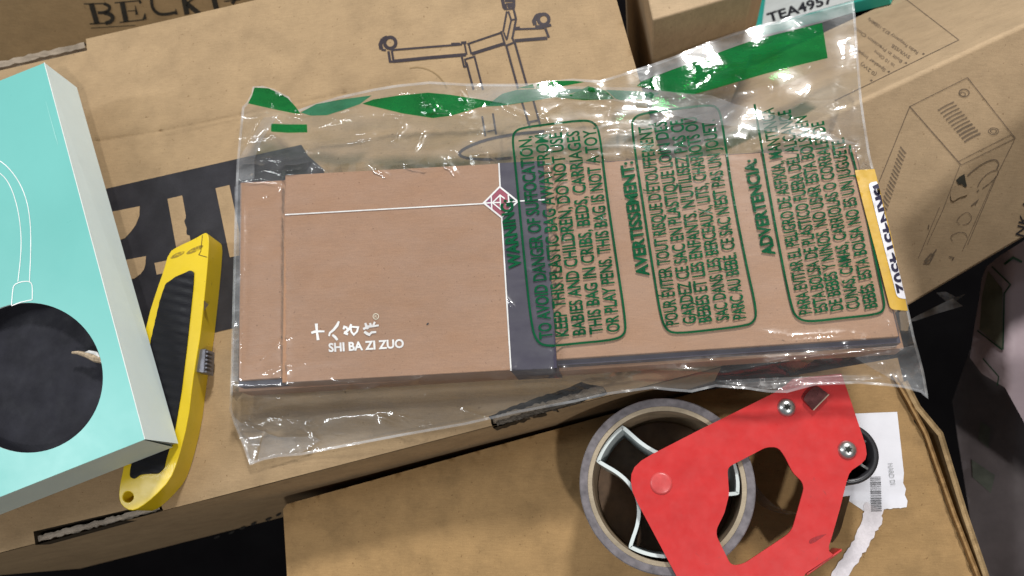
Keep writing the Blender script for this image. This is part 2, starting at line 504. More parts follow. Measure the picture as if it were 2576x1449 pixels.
# walls below the rim
rim = P(dense(outer_main, 40), 0); rim[:, 2] = zmain(dense(outer_main, 40))-0.0002
n = len(rim); bot = rim.copy(); bot[:, 2] = ZM
low = rim.copy(); low[:, 2] = -0.018
mk('side_wall', np.concatenate([rim, low, bot]), [[i, (i+1) % n, n+(i+1) % n, n+i] for i in range(n)]+[[n+i, n+(i+1) % n, 2*n+(i+1) % n, 2*n+i] for i in range(n)]+[list(range(2*n, 3*n))], K_MAIN, main)
# hand slots: pocket walls and a crushed board edge showing inside
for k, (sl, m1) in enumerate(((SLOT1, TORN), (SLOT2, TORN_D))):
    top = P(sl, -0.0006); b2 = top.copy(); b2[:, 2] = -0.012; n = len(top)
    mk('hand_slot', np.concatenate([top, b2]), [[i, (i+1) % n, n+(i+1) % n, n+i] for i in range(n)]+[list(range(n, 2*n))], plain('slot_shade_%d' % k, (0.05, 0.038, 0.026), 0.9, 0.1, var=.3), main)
def board_edge(name, a, b, w1, z, seed, mat, th=0.004):
    r = random.Random(seed); pa = np.array(a, float); pb = np.array(b, float)
    d = (pb-pa)/np.linalg.norm(pb-pa); nn = np.array([-d[1], d[0]]); n = 42
    V = []; Fc = []
    for i in range(n+1):
        c = pa+(pb-pa)*i/n; j1 = r.uniform(-.16, .16)*w1; j2 = r.uniform(-.16, .16)*w1
        pr = P([c-nn*(w1/2+j1), c-nn*w1*.15, c+nn*w1*.2, c+nn*(w1/2+j2)], z)
        pr[1, 2] += r.uniform(0, .0007); pr[2, 2] += r.uniform(-.0007, .0004)
        lo = pr[[0, 3]].copy(); lo[:, 2] -= th
        V += [lo[0], *pr, lo[1]]
    for i in range(n):
        for k in range(5): Fc.append([i*6+k, i*6+k+1, (i+1)*6+k+1, (i+1)*6+k])
    return mk(name, V, Fc, mat, main, smooth_=False)
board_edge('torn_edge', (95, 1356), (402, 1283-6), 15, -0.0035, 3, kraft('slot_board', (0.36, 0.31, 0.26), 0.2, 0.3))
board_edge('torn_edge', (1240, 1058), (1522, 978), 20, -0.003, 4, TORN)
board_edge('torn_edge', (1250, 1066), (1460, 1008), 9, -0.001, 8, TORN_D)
board_edge('torn_edge', (-320, 237), (213, 112), 14, -0.004, 5, TORN)
board_edge('torn_edge', (-320, 253), (214, 127), 12, -0.007, 6, TORN)

# black band with board-coloured lettering
band = smooth([(-320, 610)], 0) if False else [(-320, 608), (278, 472), (595, 400), (758, 364), (775, 392), (813, 425), (900, 745), (584, 826), (533, 838), (-320, 1052)]
zpr = lambda dz: (lambda xy: zmain(xy)+dz)
v, f = cdt(band, [], 26, 26)
flat('printed_band', (v, f), zpr(0.0003), INK_BLACK, main)
c3 = lambda p: cv(p, 268.3, 378.8, .3267)
LET = [c3([(-60, 490), (255, 428), (252, 500), (225, 570), (190, 620), (140, 675), (60, 700), (-60, 720)]),
       c3([(100, 850), (303, 812), (298, 880), (285, 920), (260, 950), (215, 985), (100, 1000)]),
       c3([(468, 372), (582, 345), (660, 770), (700, 990), (585, 1010), (545, 800)]),
       c3([(368, 865), (470, 845), (490, 935), (385, 955)]),
       c3([(838, 290), (945, 265), (1000, 520), (1060, 800), (948, 822)])]
flat('lettering', merge(*[(l, [list(range(len(l)))]) for l in LET]), zpr(0.0006), K_MAIN, main)

# line drawing of a wheeled stand
c7 = lambda p: cv(p, 868.1, 0, .2451)
st = []
def ln(pts, wd, closed=False): st.append(stroke(c7(pts), [x*.2451 for x in wd] if isinstance(wd, list) else wd*.2451, closed))
def ring(cx, cy, r, wd): ln(circle(cx, cy, r, 28), wd, True)
ring(463, 438, 57, 34)
ln([(385, 400), (362, 455), (372, 505)], 40); ln([(430, 375), (395, 390), (372, 420)], 26); ln([(372, 510), (420, 515)], 20); ln([(430, 490), (500, 512)], 26)
ln([(445, 525), (462, 635)], 26); ln([(480, 520), (497, 625)], 22); ln([(450, 632), (500, 632)], 22)
ln([(490, 512), (880, 480), (1200, 455)], 20); ln([(495, 628), (880, 590), (1240, 560)], 34)
ln([(1088, 452), (1180, 450)], 28); ln([(1190, 440), (1245, 435)], 28)
ln([(1225, 445), (1248, 560)], 18); ln([(1270, 455), (1295, 555)], 18)
ln([(1255, 452), (1600, 335)], 20); ln([(1300, 552), (1640, 445)], 34); ln([(1240, 605), (1320, 582)], 18)
ln([(1195, 570), (1222, 690)], 20); ln([(1222, 690), (1245, 680), (1228, 600)], 18)
ln([(1245, 640), (1318, 920)], 22); ln([(1325, 570), (1415, 920)], 20)
ln([(1600, 320), (1645, 470)], 20); ln([(1628, 330), (1660, 410)], 16)
ln([(1660, 115), (1622, 325)], 20); ln([(1675, 115), (1705, 205), (1660, 405)], 18); ln([(1730, 95), (1755, 195), (1715, 400)], 22); ln([(1705, 205), (1752, 195)], 18)
ln([(1645, 470), (1735, 435)], 20); ln([(1655, 470), (1775, 910)], 22); ln([(1740, 430), (1868, 885)], 22); ln([(1715, 380), (1735, 440)], 20)
ln([(1745, 300), (1960, 292)], 20); ln([(1750, 292), (1795, 285)], 30); ln([(1960, 292), (2045, 285)], 22); ln([(1740, 418), (2075, 390)], 34); ln([(2055, 290), (2092, 385)], 24)
ring(2038, 198, 54, 34); ln([(1965, 165), (1938, 215), (1950, 255)], 40); ln([(2010, 140), (1965, 155), (1942, 190)], 26); ln([(1950, 270), (2040, 275), (2115, 255)], 28)
ln([(1610, -30), (1630, 70), (1650, 95)], 34); ln([(1650, 40), (1720, 35), (1715, 90), (1655, 95), (1650, 40)], 16); ln([(1735, -30), (1735, 60), (1725, 95)], 26); ln([(1640, 0), (1730, 0)], 40)
st.append((lambda d: (c7(d[0]), d[1]))(disc(1688, 60, 24)))
ln([(1080 + 380, 1350), (1460 + 90, 1330)], 12)
# part of the drawing that shows through the film
st.append(stroke([(1213, 292), (1221, 342)], 5)); st.append(stroke([(1240, 285), (1248, 338)], 5)); st.append(stroke([(1311, 250), (1334, 322)], 5)); st.append(stroke([(1341, 250), (1360, 318)], 5))
st.append(stroke([(1326, 308), (1356, 302)], 5)); st.append(stroke(smooth([(1370, 330), (1300, 336), (1215, 352), (1150, 382), (1165, 398), (1230, 402), (1300, 396)], 2, False), 7))
flat('line_drawing', merge(*[(lambda d: d)(s) for s in st]), zpr(0.00035), INK_LINE, main)
# torn skin of the board beside the drawing
flat('tear_mark', stroke(smooth([(1030, 171), (1052, 168), (1075, 173), (1095, 184), (1109, 197), (1118, 210), (1124, 222)], 2, False), [1.0]+[3.2]*0+[3.0]*20+[1.0]*60 if False else 3.0), zpr(0.0003), K_DARK, main)
r = random.Random(11)
dots = []
for i in range(9):
    t = i/8.0; x = 545+(800-545)*t+r.uniform(-5, 5); y = 1352-(1352-1262)*t
    dots.append((smooth([(x-9, y+3), (x, y-4), (x+9+r.uniform(-2, 6), y-6), (x+2, y+3)], 2), 0))
fr_n = np.cross(P([A3], 0)[0]-P([A4], 0)[0], [0, 0, -1]); fr_n /= np.linalg.norm(fr_n)
fr_p = P([A4], 0)[0]
if fr_n[1] > 0: fr_n = -fr_n
onplane('perforation', merge(*[(d, [list(range(len(d)))]) for d, _ in dots]), fr_p, fr_n, plain('punched_hole', (0.02, 0.016, 0.012), 0.9), main, off=0.0006)

# ------------------------------------------------------------------ the carton with the serif name, lower and behind
ZB = -0.085
bn = np.array([.86*.22, -.86*.97, .50]); bn /= np.linalg.norm(bn)
bp0 = P([(300, 70)], -.075)[0]
bk = PPL([(-420, 330), (1180, 60), (1150, -130), (-440, -70)], bp0, bn)
base = bk.mean(0)-bn*.1
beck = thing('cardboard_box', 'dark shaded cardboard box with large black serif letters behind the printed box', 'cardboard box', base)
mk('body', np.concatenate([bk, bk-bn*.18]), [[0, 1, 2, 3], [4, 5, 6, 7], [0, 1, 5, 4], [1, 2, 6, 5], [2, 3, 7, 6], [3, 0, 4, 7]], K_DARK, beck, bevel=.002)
c5 = lambda p: cv(p, 189.4, 0, .1716)
sl = []
def sr(pts, wd): sl.append(stroke(c5(pts), [x*.1716 for x in wd] if isinstance(wd, list) else wd*.1716))
sr([(232, 50), (318, 348)], 76); sr([(125, 58), (440, 52)], 18); sr([(210, 352), (480, 338)], 20)
sr(smooth([(420, 52), (505, 90), (500, 150), (430, 185), (330, 188)], 2, False), 46); sr(smooth([(420, 188), (520, 210), (560, 270), (510, 325), (440, 342)], 2, False), 60)
sr([(685, 30), (745, 325)], 76); sr([(575, 42), (950, 8)], 18); sr([(935, 0), (960, 52)], 34); sr([(770, 162), (890, 155)], 14); sr([(878, 78), (902, 215)], [8, 40]); sr([(650, 330), (1010, 288)], 18); sr([(1022, 195), (1015, 285)], [12, 62])
sr(smooth([(1130, -60), (1112, 30), (1140, 140), (1220, 210), (1340, 212), (1470, 182)], 2, False), [52]+[60]*8+[44]*4+[24]*6+[18]*60 if False else 46); sr([(1470, 128), (1485, 215)], [10, 40])
sr([(1588, -30), (1640, 215)], 78); sr([(1630, 50), (1820, 205)], 70); sr([(1640, 40), (1740, -20)], 26)
sr([(2028, -30), (2070, 130)], 78); sr([(2180, 20), (2420, -5)], 20); sr([(2340, -10), (2300, 60)], 52)
sr([(228, 412), (880, 372)], 10)
onplane('lettering', merge(*sl), bp0, bn, INK_SERIF, beck, off=.0005)
# ------------------------------------------------------------------ carton in front, lower
ZF = -0.055
ft = [(712, 1281), (722, 1268), (1520, 1046), (1760, 985), (2258, 900), (2300, 1062), (2326, 1095), (2462, 1470), (2540, 1700), (720, 1700), (722, 1449)]
def zfront(xy):
    xy = np.asarray(xy, float); x, y = xy[:, 0], xy[:, 1]
    z = 0.0006*np.sin(x/120)*np.sin(y/90+x/300)+0.0003*np.sin(x/47+y/53)
    for a, b, wd, h in FC:
        d, t = segdist(xy, a, b); z += h*np.exp(-(d/wd)**2)
    return ZF+z
FC = [((1370, 1246), (1440, 1225), 5, .0008), ((1440, 1225), (1440, 1200), 6, .0006), ((1190, 1160), (1300, 1135), 5, -.0006), ((900, 1280), (940, 1449), 14, .0006),
      ((1000, 1290), (1020, 1500), 18, -.0006), ((2200, 1350), (2330, 1300), 8, .0006), ((2230, 1220), (2330, 1190), 6, .0004), ((2150, 1420), (2400, 1360), 9, -.0006), ((2265, 1000), (2440, 1440), 12, -.0012), ((730, 1275), (735, 1449), 10, -.001)]
base = P([(1600, 1300)], -0.3)[0]
front = thing('cardboard_box', 'ochre cardboard box with a torn white label under the red tape dispenser', 'cardboard box', base)
ex = []
for a, b, wd, h in FC:
    n = int(np.hypot(b[0]-a[0], b[1]-a[1])/9)
    for i in range(n+1):
        t = i/max(n, 1); ex += [np.array(a)*(1-t)+np.array(b)*t+np.array([0, wd*.0])]
v, f = cdt(ft, [], 17, 14, ex)
q = P(v, zfront(v)); mk('top_flap', q, up_sheet(q, f), K_FRONT, front, smooth_=True, flip=False)
d = dense(ft, 40); rim = P(d, ZF); rim = P(d, zfront(d)-0.0002); n = len(rim); bot = rim.copy(); bot[:, 2] = -0.3
mk('side_wall', np.concatenate([rim, bot]), [[i, (i+1) % n, n+(i+1) % n, n+i] for i in range(n)]+[list(range(n, 2*n))], K_FRONT, front)
# the double board rim standing along the right edge
def rail(name, pts, w1, z0, z1, mat, parent, seed, h=0.012):
    r = random.Random(seed); p = dense(pts, 14, False); V = []; Fc = []
    for i, c in enumerate(p):
        a = np.array(p[max(i-1, 0)]); b = np.array(p[min(i+1, len(p)-1)]); dd = (b-a)/np.linalg.norm(b-a); nn = np.array([-dd[1], dd[0]])
        t = i/(len(p)-1); z = z0+(z1-z0)*t+r.uniform(-.0006, .0006)
        s = P([np.array(c)-nn*w1/2, np.array(c)-nn*w1*.2, np.array(c)+nn*w1*.2, np.array(c)+nn*w1/2], z)
        s[1, 2] -= 0.0008+r.uniform(0, .0006); s[2, 2] -= .0006
        lo = s[[0, 3]].copy(); lo[:, 2] -= h
        V += [lo[0], *s, lo[1]]
    for i in range(len(p)-1):
        for k in range(5): Fc.append([i*6+k, i*6+k+1, (i+1)*6+k+1, (i+1)*6+k])
    return mk(name, V, Fc, mat, parent, smooth_=False)
rail('board_rim', [(2276, 960), (2310, 1025), (2366, 1092), (2427, 1291), (2481, 1449), (2560, 1660)], 15, ZF+.003, ZF+.002, kraft('rim_board', (0.33, 0.23, 0.12), .3, .35), front, 3)
rail('board_rim', [(2248, 940), (2288, 1010), (2330, 1090), (2400, 1290), (2462, 1449), (2540, 1660)], 10, ZF+.0035, ZF+.002, K_FRONT, front, 4, h=.004)
# label and its torn strip
WHITE = plain('label_paper', (0.74, 0.74, 0.80), 0.55, 0.4, var=.04, bmp=.1)
lab = [(2100, 1042), (2160, 1040), (2257, 1036), (2264, 1100), (2274, 1190), (2272, 1215)]+[(2279, 1230), (2276, 1245), (2283, 1260), (2281, 1275)]+rough([(2281, 1277), (2220, 1281), (2200, 1284)], 6, 1.3, 4, False)+[(2180, 1290), (2120, 1250), (2100, 1100)]
flat('shipping_label', cdt(lab, [], 14, 14), lambda xy: zfront(xy)+.0004, WHITE, front)
tearstrip = rough([(2176, 1262), (2222, 1282), (2216, 1320), (2200, 1345), (2172, 1392), (2128, 1460), (2080, 1460), (2094, 1436), (2126, 1396), (2152, 1350), (2170, 1300)], 9, 3.2, 6)
flat('paper_tear', cdt(tearstrip, [], 14, None), lambda xy: zfront(xy)+.0007, plain('torn_paper', (0.72, 0.68, 0.72), 0.9, .2, var=.10, ns=400, bmp=.5), front)
bars = []
r = random.Random(2); y = 1200.0
while y < 1288:
    hh = r.choice([1.6, 2.2, 3.6]); x0 = 2189+(y-1200)*.03; bars.append(([(x0, y), (x0+27, y-1), (x0+27, y+hh-1), (x0, y+hh)], [[0, 1, 2, 3]])); y += hh+r.choice([2.0, 2.6, 3.6])
flat('barcode', merge(*bars), lambda xy: zfront(xy)+.0010, ink('grey_print', (.12, .12, .13), .6, .2), front)
flat('lettering', text('HARD DI', (2233, 1167), (2240, 1220), 13), lambda xy: zfront(xy)+.0010, ink('pale_print', (.30, .31, .32), .6, .25), front)
# ------------------------------------------------------------------ plain carton at the top, standing behind
ZP = 0.030
pt = [(1641, 52), (1895, -22), (1990, -330), (1560, -330)]
base = P([(1760, -60)], -0.25)[0]
pl = thing('cardboard_box', 'plain unprinted cardboard box with a bright top and shaded front, beside the green sleeve', 'cardboard box', base)
prism('body', P(pt, ZP), -0.25, K_PLAIN, pl, bevel=0.0015)

# ------------------------------------------------------------------ tilted carton with the product drawing
zc = 0.0
pL = P([(1770, 435)], zc)[0]; pR = P([(2850, -67)], zc)[0]
u = (pR-pL)/np.linalg.norm(pR-pL); nh = np.array([-u[1], u[0], 0])
TB = math.radians(38)
aD = math.sin(TB)*nh-math.cos(TB)*np.array([0, 0, 1]); bD = -math.cos(TB)*nh-math.sin(TB)*np.array([0, 0, 1])
nA = np.cross(u, aD); nA *= np.sign(nA[2]); nB = np.cross(bD, u); nB *= np.sign(nB[2])
bl = PPL([(1990, 946)], pL, nB)[0]; br = PPL([(2850, 440)], pL, nB)[0]
wA = 0.20
corn = [pL, pR, br, bl, pL+aD*wA, pR+aD*wA, br+aD*wA, bl+aD*wA]
base = np.mean(corn, 0); base[2] = min(c[2] for c in corn)
rb = thing('cardboard_box', 'tan cardboard box printed with an outline of a boxy radio, leaning at the right', 'cardboard box', base)
mk('body', corn, [[0, 1, 2, 3], [1, 0, 4, 5], [2, 1, 5, 6], [3, 2, 6, 7], [0, 3, 7, 4], [4, 7, 6, 5]], K_RIGHT, rb, bevel=0.0028, seg=3)
nP = lambda pts: cv(pts, 2194, 157.9, .3159)
d = []
def l2(pts, wd, closed=False): d.append(stroke(nP(pts), wd, closed))
l2([(760, 118), (300, 348), (55, 950)], 2.0); l2([(760, 118), (1140, 600)], 2.4); l2([(300, 348), (710, 815)], 3.0)
l2([(690, 785), (1110, 570), (1140, 600)], 1.7); l2([(710, 815), (1140, 600)], 1.7); l2([(1135, 610), (1000, 880), (760, 1449)], 1.5); l2([(700, 815), (560, 1180), (440, 1440)], 1.3)
for k in range(11):
    x = 525+k*21; y = 380+k*25; l2(smooth([(x, y), (x+60, y-38), (x+128, y-68)], 1, False), 5.5 if k > 6 else 3.8)
for k in range(16):
    x = 225-k*10; y = 668+k*30; l2([(x, y), (x+22, y+30), (x+45, y+55)], 3.8)
l2(circle(733, 240, 40, 20, 30), 3.0, True); l2(circle(722, 250, 22, 14, 16), 2.2, True); l2(circle(967, 545, 40, 20, 27), 2.2, True); l2(circle(967, 545, 24, 14, 16), 2.2, True)
l2(smooth([(760, 900), (800, 860), (900, 790), (980, 765), (1015, 800), (990, 850)], 2, False), 3.2)
l2(smooth([(840, 990), (860, 940), (930, 870), (1000, 850), (1010, 880), (960, 940), (880, 1000)], 2, False), 2.0)
l2(smooth([(700, 1290), (670, 1260), (700, 1220), (760, 1180), (800, 1230), (770, 1280), (720, 1290)], 2, False), 1.6); l2(smooth([(640, 1420), (620, 1380), (680, 1350), (740, 1350), (760, 1390)], 2, False), 1.6)
l2([(790, 1140), (845, 1090), (820, 1130)], 4.0); l2([(835, 1030), (850, 1010)], 3)
c6 = lambda p: cv(p, 2052, 442, .2396)
d.append(stroke(c6([(1130, 930), (1200, 870), (1270, 770)]), 3)); d.append(stroke(c6([(1140, 900), (1210, 820), (1240, 830), (1190, 920), (1150, 920)]), 4)); d.append(stroke(c6([(1400, 850), (1450, 860), (1430, 890)]), 3))
d.append(stroke(c6([(1080, 860), (1300, 330)]), 1.3)); d.append(stroke(c6([(1540, 790), (1890, 0)]), 1.3)); d.append(stroke(c6([(1180, 560), (1190, 510)]), 3))
onplane('product_drawing', merge(*d), pL, nB, INK_FAINT, rb)
nL = c6
onplane('lettering', merge(text('NK-A5', nL([(2180, 640)])[0], nL([(2290, 190)])[0], 20, .01)), pL, nB, INK_BLACK, rb)
# small tear in the board
tr_ = nP([(668, 935), (700, 905), (735, 885), (745, 940), (755, 985), (735, 990), (715, 965), (690, 970)])
onplane('puncture', (tr_, [list(range(len(tr_)))]), pL, nB, plain('puncture_dark', (.035, .032, .022), .9), rb, off=.0003)
tr2 = nP([(640, 990), (690, 972), (740, 995), (770, 1040), (740, 1060), (690, 1070), (640, 1110), (620, 1060)])
onplane('puncture_flap', (smooth(tr2, 2), [list(range(len(tr2)*4))]), pL, nB, K_PLAIN, rb, off=.0005)
t = [stroke([(2264, -14), (2412, 100), (2170, 219), (2100, 253)], 2.0)]
for (x, y) in ((2323, 135), (2279, 158), (2236, 180), (2192, 202)):
    t.append(([(x-4, y), (x, y-3), (x+4, y), (x, y+3)], [[0, 1, 2, 3]]))
for s, a, b in (('Radio Frequency 87.5-108MHz', (2311, 130), (2186, 43)), ('SWR/SSB', (2291, 141), (2246, 110)), ('Built in Precision Clock', (2271, 152), (2150, 66)), ('to 10 Ohms', (2252, 163), (2202, 125)),
                ('Speaker Impedance', (2229, 174), (2132, 104)), ('(0.2W)', (2206, 185), (2168, 156))):
    t.append(text(s, a, b, 8.5, .012))
onplane('printed_panel', merge(*t), pL, nA, INK_FAINT, rb)

# ------------------------------------------------------------------ green sleeve with a white sticker at the top
MINT = plain('mint_card', (0.03, 0.36, 0.29), 0.42, .4, var=.03)
slv = [(1906, -4), (1893, 72), (2150, 5), (2235, -16), (2380, -330), (1965, -330)]
q = PPL(slv, pL+nA*.009, nA)
base = q.mean(0)-nA*.009
sv = thing('carton_sleeve', 'green carton with a white code sticker, tucked behind the clear bag at the top', 'carton', base)
k_ = len(slv)
mk('body', np.concatenate([q, q-nA*.0085]), [list(range(k_)), list(range(2*k_-1, k_-1, -1))]+[[i, (i+1) % k_, k_+(i+1) % k_, k_+i] for i in range(k_)], MINT, sv, bevel=.0006)
stk = [(1926, -6), (1917, 63), (1921, 65), (2105, 12), (2200, -14), (2260, -200), (1958, -200)]
pS = pL+nA*.009
onplane('sticker', (stk, [list(range(len(stk)))]), pS, nA, plain('sticker_paper', (.60, .62, .60), .5), sv, off=.0003)
onplane('sticker_code', text('TEA4957', (1934, 56), (2098, 5), 22, .03), pS, nA, ink('sticker_black', (.02, .02, .025), .5), sv, off=.0006)
print('A heights', [float(PPL([p], pL, nA)[0][2]) for p in ((2145, 8), (2150, 120), (2180, 300), (1990, 220), (1900, 75))])

# ------------------------------------------------------------------ mint box with a round window
TEAL = plain('mint_print', (0.165, 0.49, 0.455), 0.33, .5, var=.035, ns=14)
CARDW = plain('white_card', (0.70, 0.80, 0.79), 0.55, .35, var=.02)
ZT = 0.0505
mt = [(-300, 323), (112, 158), (365, 1105), (-300, 1369)]
hole = circle(70, 950, 189, 72)
base = P([(50, 700)], 0.021)[0]
mb = thing('gift_box', 'mint green box with a white lamp outline and a round dark window', 'box', base)
def zmint(xy): return np.full(len(xy), ZT)
v, f = cdt(mt, [hole], None)
flat('lid', (v, f), ZT, TEAL, mb)
tp = P(mt, ZT-.0003); bt = tp.copy(); bt[:, 2] = 0.021
# the two end walls do not quite meet at the near corner
cx = (tp[2]-tp[3])/np.linalg.norm(tp[2]-tp[3])
mk('side_wall', [tp[1], tp[2], bt[2]+np.array([.0008, .0005, 0]), bt[1]], [[0, 1, 2, 3]], CARDW, mb)
mk('end_wall', [tp[2]-cx*.0008+np.array([0, 0, -.0002]), tp[3], bt[3], bt[2]-cx*.0022+np.array([0, -.0006, 0])], [[0, 1, 2, 3]], plain('white_card_shaded', (0.56, 0.61, 0.54), .6, .3, var=.02), mb)  # darker copy of the white card, shade painted into its colour
mk('base', [bt[0], bt[1], bt[2]-cx*.003, bt[3]], [[0, 1, 2, 3]], CARDW, mb)
mk('back_wall', [tp[0], tp[1], bt[1], bt[0]], [[0, 1, 2, 3]], CARDW, mb)
mk('corner_gap_shade', [tp[2]+np.array([-.0005, 0, -.0006]), bt[2]+np.array([-.0005, .0005, 0]), bt[2]-cx*.0030+np.array([0, .0010, 0])], [[0, 1, 2]], plain('gap_shade_grey', (.30, .32, .30), .8), mb)  # grey triangle paints the shade inside the open corner
mk('card_edge', *tube([tuple(tp[1]+np.array([0, 0, .0001])), tuple(tp[2]+np.array([0, 0, .0001]))], .00035, 6), plain('cut_card', (.66, .72, .70), .6), mb)
mk('card_edge', *tube([tuple(tp[2]+np.array([0, 0, .0001])), tuple(tp[3]+np.array([0, 0, .0001]))], .00022, 6), plain('cut_card_end', (.35, .6, .55), .6), mb)
hw = P(hole, ZT); n = len(hw); hb = hw.copy(); hb[:, 2] -= .0010
mk('window_rim', np.concatenate([hw, hb]), [[i, (i+1) % n, n+(i+1) % n, n+i] for i in range(n)], CARDW, mb)
FOAM = plain('black_foam', (0.016, 0.016, 0.022), 0.75, .25, var=.3, ns=60, bmp=.3)
hole2 = circle(70, 950, 150, 48)
tf = P([(-260, 560), (150, 420), (345, 1080), (-260, 1320)], ZT-.0110)
mk('foam_insert', tf, [[0, 1, 2, 3]], FOAM, mb)
stub = [tuple(P([q], ZT-.0030)[0]) for q in ((262, 905), (240, 902), (218, 893), (196, 887), (182, 887))]
mk('cable_stub', *tube(stub, [.0022, .0020, .0015, .0010, .0007], 8), plain('frayed_cord', (.36, .28, .19), .8, var=.4, ns=500, bmp=.6), mb)
stub = [tuple(P([q], ZT-.0026)[0]) for q in ((262, 910), (244, 890), (224, 885), (214, 888))]
mk('cable_stub', *tube(stub, [.0016, .0012, .0009, .0005], 8), plain('pale_cord', (.55, .55, .54), .4, var=.3, ns=500), mb)
WL = ink('white_print', (.80, .86, .84), .5)
c4 = lambda p: cv(p, 0, 473.5, .3377)
art = [stroke(smooth([(-60, 385), (0, 401), (38, 440), (64, 490), (76, 550), (78, 620), (74, 708)], 2, False), 2.0),
       stroke(smooth([(-60, 415), (0, 432), (26, 465), (44, 520), (53, 580), (53, 640), (45, 708)], 2, False), 2.0),
       stroke(c4(smooth([(85, 875), (95, 745), (108, 718), (140, 702), (175, 694), (215, 693), (238, 712), (241, 760), (240, 830)], 1, False)), 2.2), stroke(c4([(240, 830), (150, 850), (85, 875)]), 2.2)]
flat('lamp_drawing', merge(*art), ZT+.0002, WL, mb)
scr = [stroke([(115, 255), (140, 345), (146, 365)], [0.5, 2.0, 0.5])]
flat('scuff', merge(*scr), ZT+.0002, plain('pale_scuff', (.35, .68, .64), .4), mb)

# ------------------------------------------------------------------ yellow utility knife
YEL = plain('yellow_enamel', (0.68, 0.49, 0.014), 0.34, .5, var=.05, ns=60, coat=.05, wear=(.30, .22, .03))
GRIP = plain('black_rubber', (0.008, 0.008, 0.011), .45, .25, var=.2, ns=90)
kb = smooth([(424, 634), (450, 618), (486, 602), (508, 589), (519, 584), (526, 596), (524, 642), (519, 700), (513, 760), (504, 845), (496, 890), (485, 960), (473, 1061), (447, 1160), (428, 1208), (388, 1250), (352, 1278), (328, 1286), (305, 1272), (298, 1250), (301, 1217), (309, 1183), (330, 1060), (352, 900), (371, 800), (396, 722), (410, 684)], 1)
base = P([(420, 950)], 0.0)[0]
kn = thing('utility_knife', 'yellow metal utility knife with black rubber grip, half under the mint box', 'utility knife', base)
hk = circle(322, 1250, 13.5, 24)
slab('body', kb, [hk], 0.0192, 0.0188, YEL, kn, bevel=.0040, seg=5, taper=((470, 600), (325, 1270), .10))
gr = roundpoly([(416, 714), (440, 697), (478, 680), (488, 684), (486, 720), (471, 862), (456, 985), (440, 1080), (420, 1146), (412, 1178), (398, 1192), (372, 1192), (352, 1194), (336, 1206), (325, 1198), (328, 1180), (352, 1040), (378, 860), (402, 755)], 7)
def zgrip(q):
    t = (q[:, 0]*.25+q[:, 1]*.97)
    return .00012*np.sign(np.sin(t*1150))*(np.abs(np.sin(t*1150)))**.5
slab('grip', gr, [], 0.0198, .004, GRIP, kn, zf=zgrip, step=5, bstep=5, smooth_=False)
flat('seam', stroke([(509, 592), (505, 632), (500, 641), (521, 647)], 1.8), .01935, plain('seam_dark', (.10, .06, .01), .8), kn)
flat('notch', (cv([(748, 1155), (785, 1185), (750, 1235)], 268.3, 378.8, .3267), [[0, 1, 2]]), .0195, plain('bare_slot', (.06, .035, .01), .8), kn)
smd = merge((smooth(cv([(478, 835), (520, 795), (600, 768), (600, 790), (540, 825)], 268.3, 378.8, .3267), 2), [list(range(20))]), (smooth(cv([(600, 805), (640, 760), (740, 720), (745, 745), (680, 785)], 268.3, 378.8, .3267), 2), [list(range(20))]),
            (smooth(cv([(448, 975), (455, 955), (515, 948), (505, 968)], 268.3, 378.8, .3267), 2), [list(range(16))]))
flat('grime', (smd[0][:20], smd[1][:1]), .01935, ink('grime_b', (.30, .21, .03), .6, .5, 500), kn)
flat('grime', (smd[0][20:40], [list(range(20))]), .01935, ink('grime', (.30, .21, .03), .6, .5, 500), kn)
sv_ = []
sp = P([(503, 880), (516, 876), (512, 937), (499, 934)], .0172)
prism('slider', P([(494, 880), (517, 877), (513, 938), (491, 935)], .0165), .006, plain('grey_zinc', (.19, .19, .22), .35, .5, .6, var=.15, ns=300), kn, bevel=.0004)
for k in range(6):
    y = 882+k*10
    a = P([(515-k*.7, y), (523-k*.7, y), (523-k*.7, y+5.5), (515-k*.7, y+5.5)], .0160)
    prism('slider_tooth', a, .010, bpy.data.materials['grey_zinc'], kn, bevel=.0004)

# ------------------------------------------------------------------ product box inside the bag
BRN = kraft('printed_card_brown', (0.375, 0.212, 0.128), 0.0, 0.04, .5)
NAVY = plain('navy_print', (0.036, 0.030, 0.055), .45, .4, var=.08)
WPR = ink('white_ink', (.86, .82, .82), .5)
base = P([(1420, 680)], 0.0015)[0]
pb = thing('product_box', 'flat brown gift box with navy band and white lettering, sealed in the clear bag', 'box', base)
ZI = .0262; ZS = .0300
prism('tray', P([(604, 459), (2150, 370), (2262, 847), (600, 958)], ZI), .0195, BRN, pb, bevel=.0006)
prism('tray_rim', P([(604, 459), (2150, 370), (2266, 862), (600, 973)], .0235), .0150, NAVY, pb)
prism('tray_base', P([(607, 462), (2152, 373), (2275, 877), (600, 986)], .0165), .0016, BRN, pb, bevel=.0005)
SLV = [(717, 440), (1365, 405), (1400, 925), (709, 963)]
prism('sleeve', P(SLV, ZS), .0018, BRN, pb, bevel=.0005)
nb = P([(1256, 410.2), (1365.6, 404.2), (1401, 925.8), (1284, 932.2)], ZS+.00015)
prism('navy_band', nb, .0019, NAVY, pb)
lines = [stroke([(1255, 410), (1258, 470)], 3.6), stroke([(1262, 547), (1285.5, 932)], 3.6), stroke([(717, 540), (1217, 512)], 3.0), stroke([(1302, 506), (1370, 502)], 3.0)]
dm = lambda p: cv(p, 1183.8, 442, .08714)
for q in ([(840, 320), (1360, 740), (890, 1200), (380, 785)],):
    lines.append(stroke(dm(q), 4.2, True))
